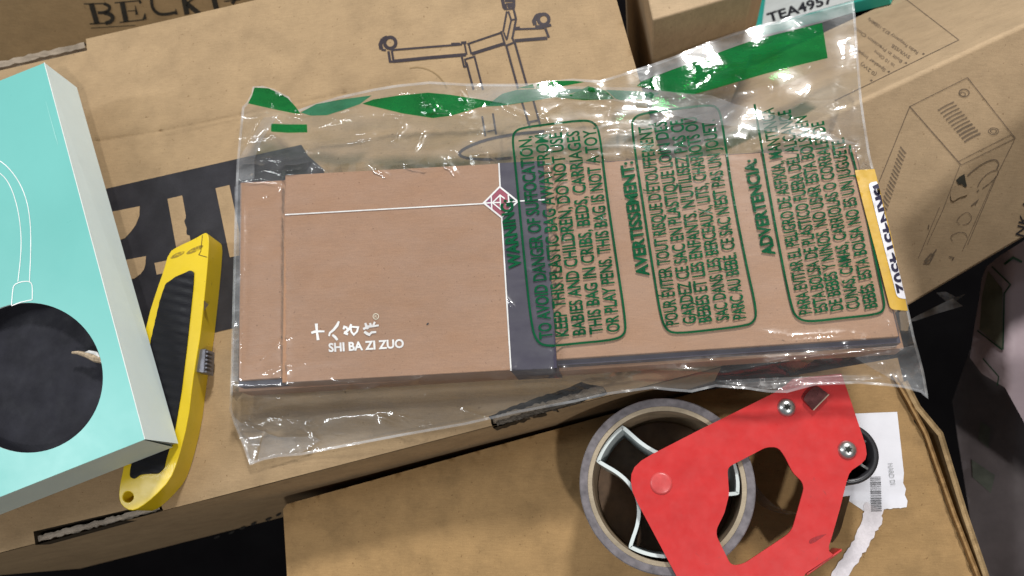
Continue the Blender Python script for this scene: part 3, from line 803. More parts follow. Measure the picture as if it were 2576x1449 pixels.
lines += [stroke(dm(q), 3.2) for q in ([(595, 560), (615, 1000)], [(1085, 540), (1105, 760)], [(380, 790), (860, 770)], [(640, 770), (850, 560), (985, 660)], [(850, 560), (870, 980)], [(620, 770), (880, 980)], [(1110, 750), (1340, 740)], [(1120, 755), (1050, 790), (1030, 850)])]
stack('white_lines', lines, ZS+.00045, WPR, pb, .000025)
flat('emblem', merge((dm([(840, 320), (1090, 525), (1110, 970), (890, 1200), (615, 1000), (600, 560)]), [list(range(6))])), ZS+.0003, ink('crimson_ink', (.30, .045, .085), .5), pb)
flat('emblem', merge((dm([(600, 560), (615, 1000), (380, 785)]), [[0, 1, 2]])), ZS+.0003, ink('plum_ink', (.22, .045, .13), .5), pb)
chp = lambda p: cv(p, 757.6, 773.4, .1103)
ch = []
def cs(pts, wd, closed=False): ch.append(stroke(chp(pts), [x*.1103 for x in wd] if isinstance(wd, list) else wd*.1103, closed))
cs([(345, 368), (360, 560), (388, 745)], [70, 48, 66]); cs([(232, 582), (300, 556), (380, 545), (532, 545)], [50, 58, 50, 40])
cs([(862, 318), (820, 410), (740, 510), (655, 580), (635, 655)], [44, 66, 56, 46, 40]); cs([(712, 625), (770, 670), (828, 745)], [46, 62, 52])
cs([(965, 500), (985, 440), (1035, 455), (1055, 500)], [46, 50, 46, 40]); cs([(1142, 380), (1105, 480), (1040, 545), (985, 575)], [46, 60, 56, 50]); cs([(975, 575), (1070, 612)], [54, 54])
cs([(1150, 440), (1300, 452), (1275, 550), (1200, 622), (1145, 555), (1130, 470)], 42, True)
cs([(1462, 355), (1490, 430), (1525, 490)], [46, 66, 56]); cs([(1415, 492), (1540, 435), (1660, 425), (1770, 408)], [50, 56, 46, 40]); cs([(1572, 355), (1590, 425)], [50, 50]); cs([(1682, 328), (1645, 405)], [44, 50])
cs([(1440, 555), (1510, 600), (1580, 630)], [56, 66, 56]); cs([(1560, 610), (1610, 568), (1712, 560)], [46, 50, 46])
stack('calligraphy', ch, ZS+.0003, WPR, pb, .00002)
flat('lettering', text('SHI BA ZI ZUO', (827, 884.8), (1016.5, 874), 20.5, .034), ZS+.0004, WPR, pb)
rg = merge(stroke(circle(945.5, 796, 7, 20), 2.0, True), text('R', (942.5, 800), (949, 799.6), 7.5))
flat('trade_mark', rg, ZS+.0004, ink('cream_ink', (.72, .64, .50), .5), pb)
flat('fleck', (smooth([(1072, 818), (1074, 813), (1079, 811), (1078, 816)], 1), [list(range(8))]), ZS+.0004, INK_BLACK, pb)

# ------------------------------------------------------------------ the clear bag
BAGQ = [(600, 452), (2152, 364), (2272, 852), (596, 970)]
BAG = [(630, 1166), (612, 1115), (590, 1062), (580, 1030), (583, 960), (588, 760), (592, 600), (596, 470), (599, 402), (606, 330), (612, 270), (624, 258), (636, 236), (638, 221), (660, 219), (690, 228), (724, 246), (745, 281),
       (775, 270), (850, 246), (940, 226), (1000, 216), (1080, 208), (1170, 213), (1262, 214), (1340, 213), (1372, 208), (1440, 201), (1510, 205), (1560, 190), (1597, 178), (1640, 164), (1700, 143), (1770, 113), (1840, 88), (1893, 72), (1930, 61), (1960, 57), (1984, 45), (2010, 41), (2036, 30), (2070, 24), (2100, 16), (2145, 5),
       (2149, 40), (2156, 140), (2165, 250), (2172, 300), (2186, 390), (2196, 430), (2212, 490), (2240, 600), (2262, 700), (2284, 785), (2298, 850), (2312, 900), (2322, 940), (2332, 998), (2318, 985), (2270, 972), (2215, 966), (2160, 962), (2050, 966), (1980, 985), (1930, 984), (1880, 976), (1800, 970), (1740, 984), (1690, 980), (1640, 975), (1530, 990), (1440, 1010), (1300, 1036), (1170, 1066), (1000, 1096), (830, 1128), (760, 1142), (700, 1147), (664, 1154)]
CTRL = np.array([(630, 1165, .0022), (585, 960, .006), (592, 700, .006), (600, 420, .010), (620, 255, .026), (760, 270, .022), (900, 225, .028), (1100, 212, .028), (1300, 212, .026), (1500, 205, .024), (1600, 190, .016), (1750, 130, .010), (1900, 75, .004), (2145, 8, -.004), (2150, 120, .004), (2180, 300, .016), (1990, 220, .014), (1900, 300, .024),
                 (2220, 500, .020), (2280, 700, .018), (2325, 985, .012), (2000, 970, .012), (1780, 972, .012), (1600, 980, .009), (1400, 1015, .005), (1200, 1060, .004), (900, 1110, .003), (760, 1140, .002)])
rw = random.Random(21)
# hand-placed creases: (points, height, width)
WR = [([(599, 402), (628, 352), (660, 296)], .0012, 4), ([(599, 407), (721, 391), (905, 351), (1028, 333)], .0011, 4), ([(795, 390), (905, 373), (1028, 342), (1120, 318)], .0008, 4),
      ([(1708, 232), (1760, 250), (1800, 254), (1848, 236)], .0016, 5), ([(1792, 224), (1850, 214), (1850, 189), (1878, 206)], .0016, 4), ([(1792, 224), (1850, 250), (1900, 263)], .0010, 4),
      ([(1800, 255), (1897, 268), (1978, 287), (2046, 314), (2130, 351)], .0016, 5), ([(1830, 290), (1960, 300), (2060, 335), (2150, 352)], .0010, 5), ([(1843, 351), (1990, 354), (2150, 358)], .0010, 4),
      ([(2085, 275), (2130, 262), (2160, 272)], .0010, 5), ([(2150, 130), (2152, 200), (2145, 240), (2156, 270)], .0012, 5), ([(1985, 285), (2030, 240), (2060, 190)], .0008, 7), ([(2050, 300), (2090, 260), (2125, 245)], .0012, 8),
      ([(1823, 940), (1920, 918), (2012, 902), (2140, 886), (2248, 876), (2304, 864)], .0014, 4), ([(1560, 925), (1708, 929), (1823, 937), (1944, 916)], .0012, 4),
      ([(1800, 966), (1900, 970), (2012, 960), (2150, 957), (2240, 963)], .0010, 4), ([(2296, 866), (2310, 910), (2326, 985)], .0012, 4), ([(2240, 900), (2280, 940), (2325, 990)], .0010, 6), ([(2140, 900), (2200, 930), (2230, 962)], .0009, 7), ([(2300, 868), (2250, 900), (2190, 950)], .0008, 7),
      ([(662, 1051), (709, 1075), (777, 1096)], .0013, 4), ([(669, 1150), (726, 1137), (780, 1122), (800, 1106)], .0013, 4), ([(640, 1162), (668, 1150)], .0010, 4), ([(581, 1035), (604, 1095), (628, 1160)], .0012, 4), ([(600, 1060), (660, 1085), (640, 1150)], .0010, 5),
      ([(640, 1000), (720, 1010), (860, 985), (1000, 970)], .0009, 5), ([(868, 990), (990, 1030), (1060, 1040)], .0010, 5), ([(1010, 1040), (1040, 1070), (1080, 1075)], .0012, 5), ([(850, 960), (866, 985), (880, 962)], .0014, 5),
      ([(1270, 988), (1320, 966), (1360, 962), (1450, 960)], .0012, 4), ([(1360, 962), (1352, 986)], .0012, 4), ([(960, 1035), (1100, 1070)], .0008, 6),
      ([(612, 462), (612, 620), (610, 800), (606, 955)], .0010, 3.5), ([(640, 925), (709, 855), (787, 801)], .0004, 3.5), ([(652, 942), (706, 920), (860, 905)], .0004, 4), ([(715, 445), (712, 700), (707, 960)], .0006, 4),
      ([(655, 500), (700, 470), (720, 440)], .0010, 6), ([(610, 455), (660, 448), (712, 460)], .0012, 5), ([(630, 430), (680, 425), (712, 440)], .0011, 5), ([(645, 640), (700, 560), (712, 520)], .0006, 6),
      ([(1271, 742), (1283, 760), (1298, 776)], .0005, 2.5), ([(2096, 690), (2122, 706), (2152, 727)], .0006, 2.5), ([(1776, 790), (1800, 808)], .0005, 2.5),
      ([(1890, 830), (1990, 848), (2090, 842), (2150, 835)], .0009, 7), ([(2140, 836), (2165, 848), (2190, 850)], .0009, 5), ([(2230, 800), (2250, 835), (2262, 860)], .0010, 5), ([(2150, 370), (2165, 400), (2180, 440)], .0010, 5), ([(2100, 378), (2150, 374), (2172, 378)], .0010, 5),
      ([(640, 262), (700, 275), (760, 290), (800, 285)], .0014, 5), ([(820, 292), (905, 262), (1000, 232), (1120, 224)], .0010, 5), ([(858, 298), (900, 285), (930, 280), (1000, 291), (1070, 292)], .0011, 4), ([(1000, 318), (1010, 292), (960, 280)], .0008, 4),
      ([(1056, 238), (1072, 262), (1110, 280)], .0016, 6), ([(1056, 282), (1120, 286), (1180, 296)], .0016, 5), ([(1180, 300), (1210, 320), (1200, 345)], .0012, 6), ([(1350, 272), (1368, 292), (1388, 318)], .0014, 9), ([(1440, 252), (1490, 226), (1530, 236), (1550, 250)], .0016, 6), ([(1390, 245), (1440, 240), (1480, 222)], .0014, 5), ([(1480, 218), (1510, 245)], .0014, 5),
      ([(1540, 226), (1600, 236), (1690, 243), (1740, 262)], .0012, 5), ([(1560, 250), (1640, 262), (1720, 258)], .0010, 5), ([(1655, 296), (1660, 312), (1690, 318)], .0014, 4), ([(1170, 345), (1190, 300)], .0008, 7), ([(1065, 400), (1240, 385), (1420, 372), (1600, 366)], .0007, 7), ([(1262, 318), (1500, 306), (1700, 300), (1830, 312)], .0007, 7),
      ([(740, 335), (790, 322), (850, 300)], .0012, 5), ([(700, 345), (730, 340), (760, 350)], .0012, 5), ([(780, 395), (800, 398), (830, 388)], .0010, 4), ([(625, 300), (690, 290), (740, 300)], .0014, 6)]
for i in range(130):
    # loose fine creases, mostly out on the slack margins
    for _ in range(60):
        x = rw.uniform(600, 2300); y = rw.uniform(20, 1150)
        if not inside([(x, y)], BAG)[0]: continue
        sd = sdist(np.array([(x, y)]), BAGQ)[0]
        if sd > 4 or (rw.random() < .10): break
    a = rw.uniform(-.5, .5) if rw.random() < .5 else rw.uniform(0, math.pi); L = rw.uniform(18, 110) if sd > 0 else rw.uniform(20, 60)
    p2 = (x+L*math.cos(a), y+L*math.sin(a)*.8); pm = ((x+p2[0])/2+rw.uniform(-8, 8), (y+p2[1])/2+rw.uniform(-8, 8))
    WR.append(([(x, y), pm, p2], rw.uniform(.0005, .0016) if sd > 0 else rw.uniform(.0002, .0004), rw.uniform(3, 6)))
def ztaut(xy):
    xy = np.asarray(xy, float)
    d2 = ((xy[:, None, :]-CTRL[None, :, :2])**2).sum(2)+300
    wt = 1/d2**1.5; zl = (wt*CTRL[None, :, 2]).sum(1)/wt.sum(1)
    s = sdist(xy, BAGQ)
    k = np.clip((s-2)/np.where(xy[:, 1] < 480, 135., np.where(xy[:, 1] > 840, 92., 55.)), 0, 1); k = k*k*(3-2*k)
    # film sags to the board quickly at the box edge, then rises again to its own rim
    zt = .0307-.0037*np.clip((xy[:, 0]-1390)/25, 0, 1)-.0033*np.clip((722-xy[:, 0])/16, 0, 1)
    return zt*(1-k)+zl*k
def zbag(xy):
    xy = np.asarray(xy, float); z = ztaut(xy)
    for pts, h, wd in WR:
        P_ = np.array(pts); lo = P_.min(0)-wd*4; hi = P_.max(0)+wd*4
        m = (xy[:, 0] > lo[0]) & (xy[:, 0] < hi[0]) & (xy[:, 1] > lo[1]) & (xy[:, 1] < hi[1])
        if not m.any(): continue
        q = xy[m]; dd = np.full(len(q), 1e9); tt = np.zeros(len(q)); n = len(pts)-1
        for i in range(n):
            dx, t = segdist(q, pts[i], pts[i+1]); c = dx < dd
            dd = np.where(c, dx, dd); tt = np.where(c, (i+t)/n, tt)
        tap = np.clip(np.minimum(tt, 1-tt)*5, 0.15, 1)
        z[m] += h*tap*np.exp(-dd/wd)
    x, y = xy[:, 0], xy[:, 1]
    s = np.clip(sdist(xy, BAGQ)/40, 0, 1)*np.where((x > 1640) & (y < 250), .22, 1.0)
    z += s*(.0013*np.abs(np.sin(y/62+x/330+.9*np.sin(x/150)))+.0011*np.abs(np.sin(x/88-y/120+1.3*np.sin(y/90)+.6))+.0004*np.sin(x/47+y/57))+.00005*np.sin(y/27+x/160)
    return z
ex = []
for pts, h, wd in WR:
    q = dense(pts, 6, False)
    for i in range(len(q)):
        a = np.array(q[max(i-1, 0)]); b = np.array(q[min(i+1, len(q)-1)]); dd = b-a; L = np.linalg.norm(dd)
        if L < 1e-6: continue
        nn = np.array([-dd[1], dd[0]])/L; c = np.array(q[i])
        ex += [c, c+nn*wd*1.0, c-nn*wd*1.0]
FILM = film('clear_film')
base = P([(1400, 700)], 0.001)[0]
bag = thing('plastic_bag', 'clear crinkled plastic bag with green warning text around the brown box', 'plastic bag', base)
v, f = cdt(BAG, [], 11, 9, ex)
q = P(v, zbag(v)); mk('front_film', q, up_sheet(q, f), FILM, bag, smooth_=True, flip=False)
v, f = cdt(BAG, [], 22, 9)
sd = sdist(v, BAGQ); dE = sdist(v, BAG)
zt = zbag(v); kk = np.clip(-dE/50, 0, 1)
zb = zt-.0004-(zt-.0012)*kk*np.where(v[:, 1] > 900, 1.0, np.where(v[:, 1] < 420, .55, 1.0))
zb = np.where(sd < 10, .0010, zb); zb = np.maximum(zb, .0009)
FILM2 = film('clear_film_back', veil=.03, gain=.8, bs=.25)
q = P(v, zb); mk('back_film', q, up_sheet(q, f), FILM2, bag, smooth_=True, flip=False)

seal = dense(BAG, 7)
flat('edge_seal', stroke([tuple(q) for q in seal], 6.5, True), lambda xy: zbag(xy)+.0004, film('sealed_edge', (.93, .93, .95), .22, 2.2, .10, .2, 120), bag, smooth_=True)
# green print
GRN = tintfilm('green_print', (0.005, 0.080, 0.032), (.05, .30, .10), .93, .25, .015)
GRNT = tintfilm('green_band', (0.003, 0.140, 0.032), (.05, .55, .12), .70, .12, .07)
TEALB = tintfilm('green_band_under_film', (0.035, 0.175, 0.095), (.15, .55, .30), .72, .15, .08)
zb_ = lambda dz: (lambda xy: zbag(xy)+dz)
def onbag(name, VF, mat, dz=.00035, step=8, **kw):
    return flat(name, VF, zb_(dz), mat, bag, **kw)
bord = [smooth([(1289, 352), (1294, 331), (1315, 321), (1392, 311), (1470, 302), (1494, 308), (1507, 328), (1518, 415), (1529, 505), (1552, 660), (1575, 815), (1571, 842), (1545, 855), (1460, 863), (1375, 872), (1349, 858), (1336, 812), (1318, 640), (1302, 473), (1296, 410)], 2),
        smooth([(1588, 318), (1594, 297), (1616, 285), (1700, 274), (1788, 263), (1807, 273), (1815, 298), (1829, 390), (1843, 489), (1877, 663), (1905, 786), (1895, 812), (1870, 820), (1790, 830), (1702, 839), (1678, 832), (1663, 800), (1640, 660), (1616, 500)], 2)]
b3 = smooth([(1898, 262), (1912, 345), (1928, 440), (1958, 610), (1991, 775), (2006, 801), (2034, 810), (2120, 800), (2208, 791), (2226, 777), (2222, 745), (2196, 620), (2168, 480), (2137, 365)], 2, False)
for b in bord: onbag('panel_border', stroke(dense(b, 7), 5.6, True), GRN, .00040)
onbag('panel_border', stroke(dense(b3, 7, False), 5.6), GRN, .00040)
TX = [('TO AVOID DANGER OF SUFFOCATION,', (1390, 850), (1336, 342)), ('KEEP THIS PLASTIC BAG AWAY FROM', (1431, 845), (1377, 337)), ('BABIES AND CHILDREN, DO NOT USE', (1474, 841), (1413, 332)), ('THIS BAG IN CRIBS, BEDS, CARRIAGES', (1517, 838), (1456, 328)), ('OR PLAY PENS. THIS BAG IS NOT A TOY.', (1560, 833), (1498, 320)),
      ("POUR ÉVITER TOUT RISQUE D'ÉTOUFFEMENT,", (1708, 815), (1637, 311)), ('GARDEZ CE SAC EN PLASTIQUE LOIN DES', (1752, 812), (1676, 304)), ("BÉBÉS ET LES ENFANTS. N'UTILISEZ PAS CE", (1791, 808), (1717, 299)), ('SAC DANS LES BERCEAUX, LITS, CHARIOTS OU', (1835, 803), (1752, 293)), ("PARC AU BÉBÉ. CE SAC N'EST PAS UN JOUET.", (1877, 800), (1797, 300)),
      ('PARA EVITAR EL PELIGRO DE ASFIXIA, MANTENGA', (2043, 787), (1945, 270)), ('ESTA BOLSA DE PLÁSTICO FUERA DEL ALCANCE', (2083, 782), (1988, 275)), ('DE BEBÉS Y NIÑOS. NO USAR ESTA BOLSA EN', (2122, 778), (2029, 290)), ('CUNAS, CAMAS, CARRIOLAS O CORRALES DE', (2164, 774), (2072, 304)), ('BEBÉS. ESTA BOLSA NO ES UN JUGUETE.', (2208, 772), (2122, 345))]
for k in range(3): onbag('warning_text', fine(merge(*[text(s, a, b, 32, .020) for s, a, b in TX[5*k:5*k+5]]), 9), GRN, .0004)
HD = [('WARNING:', (1311, 672), (1288, 500)), ('AVERTISSEMENT:', (1633, 693), (1591, 405)), ('ADVERTENCIA:', (1950, 640), (1901, 398))]
for s_, a, b in HD: onbag('warning_heading', fine(text(s_, a, b, 30, .038), 9), GRN, .0004)
def green(poly, mat=None, nm='seal_band', dz=.0005, st=9):
    v, f = cdt(poly, [], st, st); return onbag(nm, (v, f), mat or GRNT, dz)
green([(2068, 58), (2082, 146), (2000, 166), (1930, 184), (1868, 202), (1800, 222), (1742, 238), (1690, 232), (1640, 224), (1602, 216), (1613, 206), (1690, 176), (1770, 147), (1830, 124), (1893, 102), (1980, 80)])
green([(911, 261), (940, 250), (997, 241), (1077, 233), (1130, 238), (1181, 246), (1264, 258), (1205, 270), (1135, 291), (1089, 297), (1012, 285), (950, 270)])
green([(640, 220), (675, 222), (702, 234), (724, 247), (743, 268), (756, 286), (740, 285), (690, 275), (624, 260), (634, 240)])
green([(756, 283), (795, 262), (860, 250), (935, 240), (905, 262), (860, 278), (822, 290), (782, 291)], TEALB)
green([(682, 311), (722, 313), (772, 313), (773, 333), (725, 334), (682, 331)], st=8)
green([(1263, 236), (1300, 226), (1345, 224), (1480, 224), (1415, 240), (1330, 256), (1263, 266), (1220, 268)], TEALB)
green([(1300, 222), (1340, 212), (1345, 222)], st=6); green([(1348, 222), (1352, 211), (1372, 211), (1380, 206), (1402, 203), (1442, 203), (1472, 206), (1420, 216), (1385, 223)], st=7)
green([(1394, 244), (1440, 236), (1480, 217), (1524, 228), (1546, 249), (1510, 251), (1470, 252), (1430, 248)], st=7)
green([(1524, 226), (1600, 229), (1660, 233), (1640, 248), (1560, 252), (1548, 248)], TEALB)
# folded-over hem: a second skin of film
hem = [(1170, 213), (1340, 215), (1520, 219), (1600, 220), (1700, 232), (1790, 240), (1850, 262), (1960, 292), (2060, 330), (2160, 362), (2120, 362), (2000, 340), (1880, 322), (1760, 308), (1620, 268), (1540, 252), (1400, 246), (1280, 262), (1180, 246)]
v, f = cdt(hem, [], 12, 10); onbag('hem_fold', (v, f), film('clear_film_hem', veil=.11, gain=1.4, bs=.2, scale=90), .0010, smooth_=True)
tearm = [(1590, 186), (1700, 144), (1840, 89), (1960, 57), (2145, 6), (2148, 30), (2070, 56), (1893, 101), (1770, 146), (1613, 204)]
v, f = cdt(tearm, [], 12, 10); onbag('top_hem', (v, f), film('clear_film_top', veil=.15, gain=.9, bs=.2), .0007, smooth_=True)
# doubled-over corners and the slack side wall of the bag
FOLD = film('clear_film_fold', (.93, .93, .94), .10, 1.6, .05, .2, 70)
for pl_ in ([(586, 1045), (604, 1062), (662, 1086), (652, 1120), (640, 1158), (630, 1164), (612, 1112)], [(664, 1086), (700, 1100), (790, 1098), (806, 1108), (760, 1138), (700, 1145), (648, 1156)],
            [(2150, 900), (2250, 878), (2300, 868), (2312, 905), (2322, 945), (2330, 992), (2268, 968), (2200, 930)], [(598, 404), (630, 352), (662, 296), (700, 290), (660, 350), (640, 400), (640, 450), (600, 455)],
            [(590, 470), (608, 462), (605, 700), (598, 960), (586, 960), (589, 760)], [(1800, 958), (1900, 952), (2012, 948), (2150, 944), (2220, 950), (2160, 960), (2050, 963), (1980, 982), (1880, 973)]):
    v, f = cdt(pl_, [], 10, 9); onbag('film_fold', (v, f), FOLD, .0008, smooth_=True)
# number sticker
yl = roundpoly([(2150, 428), (2200, 425), (2217, 490), (2244, 600), (2266, 700), (2284, 782), (2240, 778), (2205, 641), (2172, 516)], [4, 2, 0, 0, 0, 3, 10, 0, 0])
v, f = cdt(yl, [], 9, 9)
YST = plain('yellow_sticker', (.56, .35, .06), .35, .5, var=.10, ns=120, bmp=.2)
ys = flat('number_sticker', (v, f), zb_(.0009), YST, bag, smooth_=True)
wl = roundpoly([(2184, 460), (2206, 456), (2226, 540), (2250, 634), (2279, 752), (2257, 749), (2216, 590)], [14, 3, 0, 0, 3, 14, 0])
v, f = cdt(wl, [], 8, 8); o = flat('sticker_strip', (v, f), zb_(.0012), plain('sticker_white', (.78, .78, .84), .4, var=.02), bag, smooth_=True)
def clipx(VF):
    V, Fc = VF; out = []
    for x, y in V:
        xe = 2209+(y-456)*.2365-1.0
        out.append((min(x, xe), y))
    return out, Fc
flat('sticker_number', clipx(text('BRN4514502', (2196, 468), (2259, 738), 27, .03)), zb_(.0015), ink('sticker_ink', (.03, .028, .06), .5), bag)
patch = []
for (a, b, c, dd) in (((2163, 520), (2176, 516), (2184, 552), (2172, 556)), ((2180, 560), (2192, 556), (2202, 596), (2190, 600)), ((2196, 640), (2210, 630), (2224, 680), (2214, 690))):
    patch.append(([a, b, c, dd], [[0, 1, 2, 3]]))
0 and flat('sticker_gloss', merge(*patch), zb_(.0012), plain('yellow_sticker_pale', (.72, .52, .20), .3, .5, var=.1), bag)

# ------------------------------------------------------------------ red tape dispenser
c9 = lambda p: cv(p, 1420.6, 959.7, .3377)
RED = plain('red_enamel', (0.53, 0.028, 0.028), .34, .5, var=.07, ns=90, coat=.15, bmp=.06, wear=(.40, .035, .035))
ZR = -.0015; ZTAPE = -.0045; ZLOW = ZF+.0015
base = P([(1800, 1230)], ZF)[0]
td = thing('tape_dispenser', 'red metal packing tape dispenser lying on its side with a roll of clear tape', 'tape dispenser', base)
plate = c9([(493, 740), (497, 690), (520, 638), (570, 590), (650, 542), (1000, 362), (1550, 90), (1640, 30), (1700, -20), (2060, -60), (2085, 10), (2110, 80), (2150, 200), (2240, 468), (2250, 540), (2240, 580), (2210, 612), (2140, 660), (2118, 690), (2100, 745), (2050, 950), (1985, 1175), (1968, 1225), (1970, 1265), (2000, 1290), (1985, 1305), (1800, 1425), (1700, 1560), (1000, 1700), (880, 1540), (700, 1200), (540, 900), (505, 820)])
hol = c9(roundpoly([(1212, 640), (1500, 490), (1590, 487), (1640, 560), (1700, 680), (1790, 765), (1690, 1120), (1330, 1360), (1240, 1372), (1118, 1125), (1190, 980), (1225, 840)], [40, 30, 60, 20, 30, 70, 60, 60, 60, 60, 30, 30]))
slab('frame_plate', plate, [hol], ZR, .0018, RED, td, bevel=.0006, seg=3)
prism('flange', P(c9([(1795, 1428), (2062, 1243), (2070, 1262), (1805, 1449)]), ZR-.0010), -.022, RED, td, bevel=.0005)
tc = P(c9([(755, 768)]), ZTAPE)[0]
R = np.linalg.norm(P(c9([(110, 768)]), ZTAPE)[0]-tc)
tape = film('tape_film', (.80, .80, .82), .35, 1.5, .12, .2, 300)
TAPE = plain('clear_tape_roll', (.165, .150, .160), .16, .7, var=.35, ns=180, bmp=.25)
tr = mk('tape_roll', *lathe(tc, [(R*.905, ZLOW), (R-.0004, ZLOW), (R, ZLOW+.0006), (R, ZTAPE-.0004), (R-.0005, ZTAPE), (R*.905, ZTAPE-.0002)], 96, True), TAPE, td, smooth_=False)
V, Fc = lathe(tc, [(R*.852, ZLOW), (R*.904, ZLOW), (R*.904, ZTAPE-.0006), (R*.852, ZTAPE-.0006)], 96, True)
off = np.array(wloc(tr)); core = mk('core', V, Fc, kraft('core_board', (.36, .30, .22), 0, .3), tr)
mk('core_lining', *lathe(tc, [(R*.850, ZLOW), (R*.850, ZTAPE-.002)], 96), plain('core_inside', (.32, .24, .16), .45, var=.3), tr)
hubz = -.008
wall = []; ww = []
tips = [math.radians(a) for a in (216, 103, -10)]
cc = np.array(c9([(755, 768)])[0]); rr = 645*.3377
def hp(a, k): return (cc[0]+rr*k*math.cos(a), cc[1]+rr*k*math.sin(a))
order = [math.radians(a) for a in (-10, 103, 216)]
for i, a in enumerate(order):
    nx = order[(i+1) % 3]+(2*math.pi if i == 2 else 0)
    for da in (-17, -16, -13, -8, 0, 8, 13, 16, 17): wall.append(hp(a+math.radians(da), .83)); ww.append(13)
    p0 = np.array(hp(a+math.radians(18), .81)); p1 = np.array(hp(nx-math.radians(18), .81)); md = np.array(hp((a+nx)/2, .10))
    for t in np.linspace(.06, .94, 12): wall.append(tuple(p0*(1-t)**2+md*2*t*(1-t)+p1*t*t)); ww.append(7.5)
HUB = plain('white_plastic', (.60, .66, .66), .4, .5, var=.05)
wall = smooth(wall, 2); ww = [9.0]*len(wall)
Vs, Fs = stroke(wall, ww, True)
q = P(Vs, hubz); n = len(q); ql = q.copy(); ql[:, 2] = ZLOW+.002
m = len(wall); Fc = [t for t in Fs]+[[i+n for i in t[::-1]] for t in Fs]
for i in range(m):
    j = (i+1) % m
    Fc += [[2*i, 2*j, 2*j+n, 2*i+n], [2*i+1, 2*i+1+n, 2*j+1+n, 2*j+1]]
mk('hub', np.concatenate([q, ql]), Fc, HUB, td, smooth_=False)
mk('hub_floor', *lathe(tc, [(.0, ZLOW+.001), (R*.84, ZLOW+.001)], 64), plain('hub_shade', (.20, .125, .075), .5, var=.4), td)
mk('axle', *lathe(P(c9([(718, 758)]), ZR)[0], [(.0, ZR-.002), (.007, ZR-.002), (.007, ZLOW)], 32), plain('axle_plastic', (.05, .04, .04), .5), td)
rc = P(c9([(718, 758)]), ZR)[0]
mk('rivet', *lathe(rc, [(0, ZR+.0007), (.0045, ZR+.0008), (.0056, ZR+.0004), (.0058, ZR-.0002)], 40), plain('worn_red', (.56, .07, .07), .35, .5, var=.10, ns=300), td, smooth_=True)
STEEL = plain('screw_steel', (.52, .53, .52), .30, .5, .9, var=.12, ns=400)
for (sx, sy) in ((1657, 190), (2112, 507)):
    s = P(c9([(sx, sy)]), ZR+.002)[0]
    sc = mk('screw', *lathe(s, [(0, ZR+.0026), (.0018, ZR+.0026), (.0034, ZR+.0020), (.0044, ZR+.0009), (.0046, ZR-.0003)], 32), STEEL, td, smooth_=True)
    star = []
    for k in range(12):
        a = k*math.pi/6+.3; rad = .0021 if k % 2 == 0 else .0011
        star.append((s[0]+rad*math.cos(a), s[1]+rad*math.sin(a), ZR+.00275))
    mk('drive_recess', star, [list(range(12))], plain('recess_dark', (.02, .022, .018), .5, metal=.5), sc)
tb = c9(roundpoly([(1778, 135), (1800, 92), (1850, 42), (1890, 36), (1965, 92), (1850, 212)], [14, 14, 10, 10, 6, 6]))
slab('blade_tab', tb, [], ZR+.0028, .0022, plain('dark_steel', (.13, .045, .045), .3, .5, .6, var=.3, ns=200), td, bevel=.0003)
flat('tab_edge', stroke(c9([(1968, 96), (1852, 214)]), 3.0), ZR+.0031, plain('bright_edge', (.55, .42, .32), .3, metal=.7), td)
flat('grime', (lambda p: (smooth(c9(p), 2), [list(range(len(p)*4))]))([(1815, 1190), (1850, 1160), (1960, 1130), (1930, 1150), (1890, 1180), (1830, 1215)]), ZR+.0002, ink('red_grime', (.30, .025, .03), .5, .4, 600), td)
# roller under the plate
pc = P(c9([(2105, 535)]), -.006)[0]; RR = np.linalg.norm(P(c9([(2345, 535)]), -.006)[0]-pc)
BLKP = plain('black_plastic', (.022, .022, .026), .38, .5, var=.15)
rl = mk('roller', *lathe(pc, [(RR*.80, ZLOW), (RR-.001, ZLOW), (RR, ZLOW+.001), (RR, -.0075), (RR-.001, -.0062), (RR*.82, -.0064)], 64, True), BLKP, td, smooth_=True)
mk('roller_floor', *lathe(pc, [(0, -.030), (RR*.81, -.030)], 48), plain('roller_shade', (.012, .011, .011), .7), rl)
for a in (0.55, -0.65, 2.2, 3.6):
    e = pc+np.array([math.cos(a), math.sin(a), 0])*RR*.82; e0 = pc+np.array([math.cos(a), math.sin(a), 0])*RR*.2
    s = np.array([-math.sin(a), math.cos(a), 0])*.0006
    prism('spoke', np.array([e0-s, e-s, e+s, e0+s])*np.array([1, 1, 0])+np.array([0, 0, -.010]), -.030, plain('spoke_grey', (.16, .16, .16), .4), rl)
# free tape end running over the guide
AMB = film('tape_strip', (.62, .50, .34), .10, 1.2, .15, .2, 200)
tpth = c9(smooth([(2128, 850), (2085, 1000), (2050, 1130), (1995, 1200)], 2, False))
a = P(tpth, -.008); b = a.copy(); b[:, 2] = ZLOW+.002; n = len(a)
mk('tape_end', np.concatenate([a, b]), [[i, i+1, n+i+1, n+i] for i in range(n-1)], AMB, td)
tpth = c9(smooth([(1392, 690), (1440, 800), (1540, 910), (1640, 960), (1760, 985)], 2, False))
a = P(tpth, ZTAPE-.004); b = a.copy(); b[:, 2] = ZLOW+.001; n = len(a)
mk('tape_run', np.concatenate([a, b]), [[i, i+1, n+i+1, n+i] for i in range(n-1)], film('tape_run_film', (.62, .55, .46), .06, .9, .1, .2, 200), td)

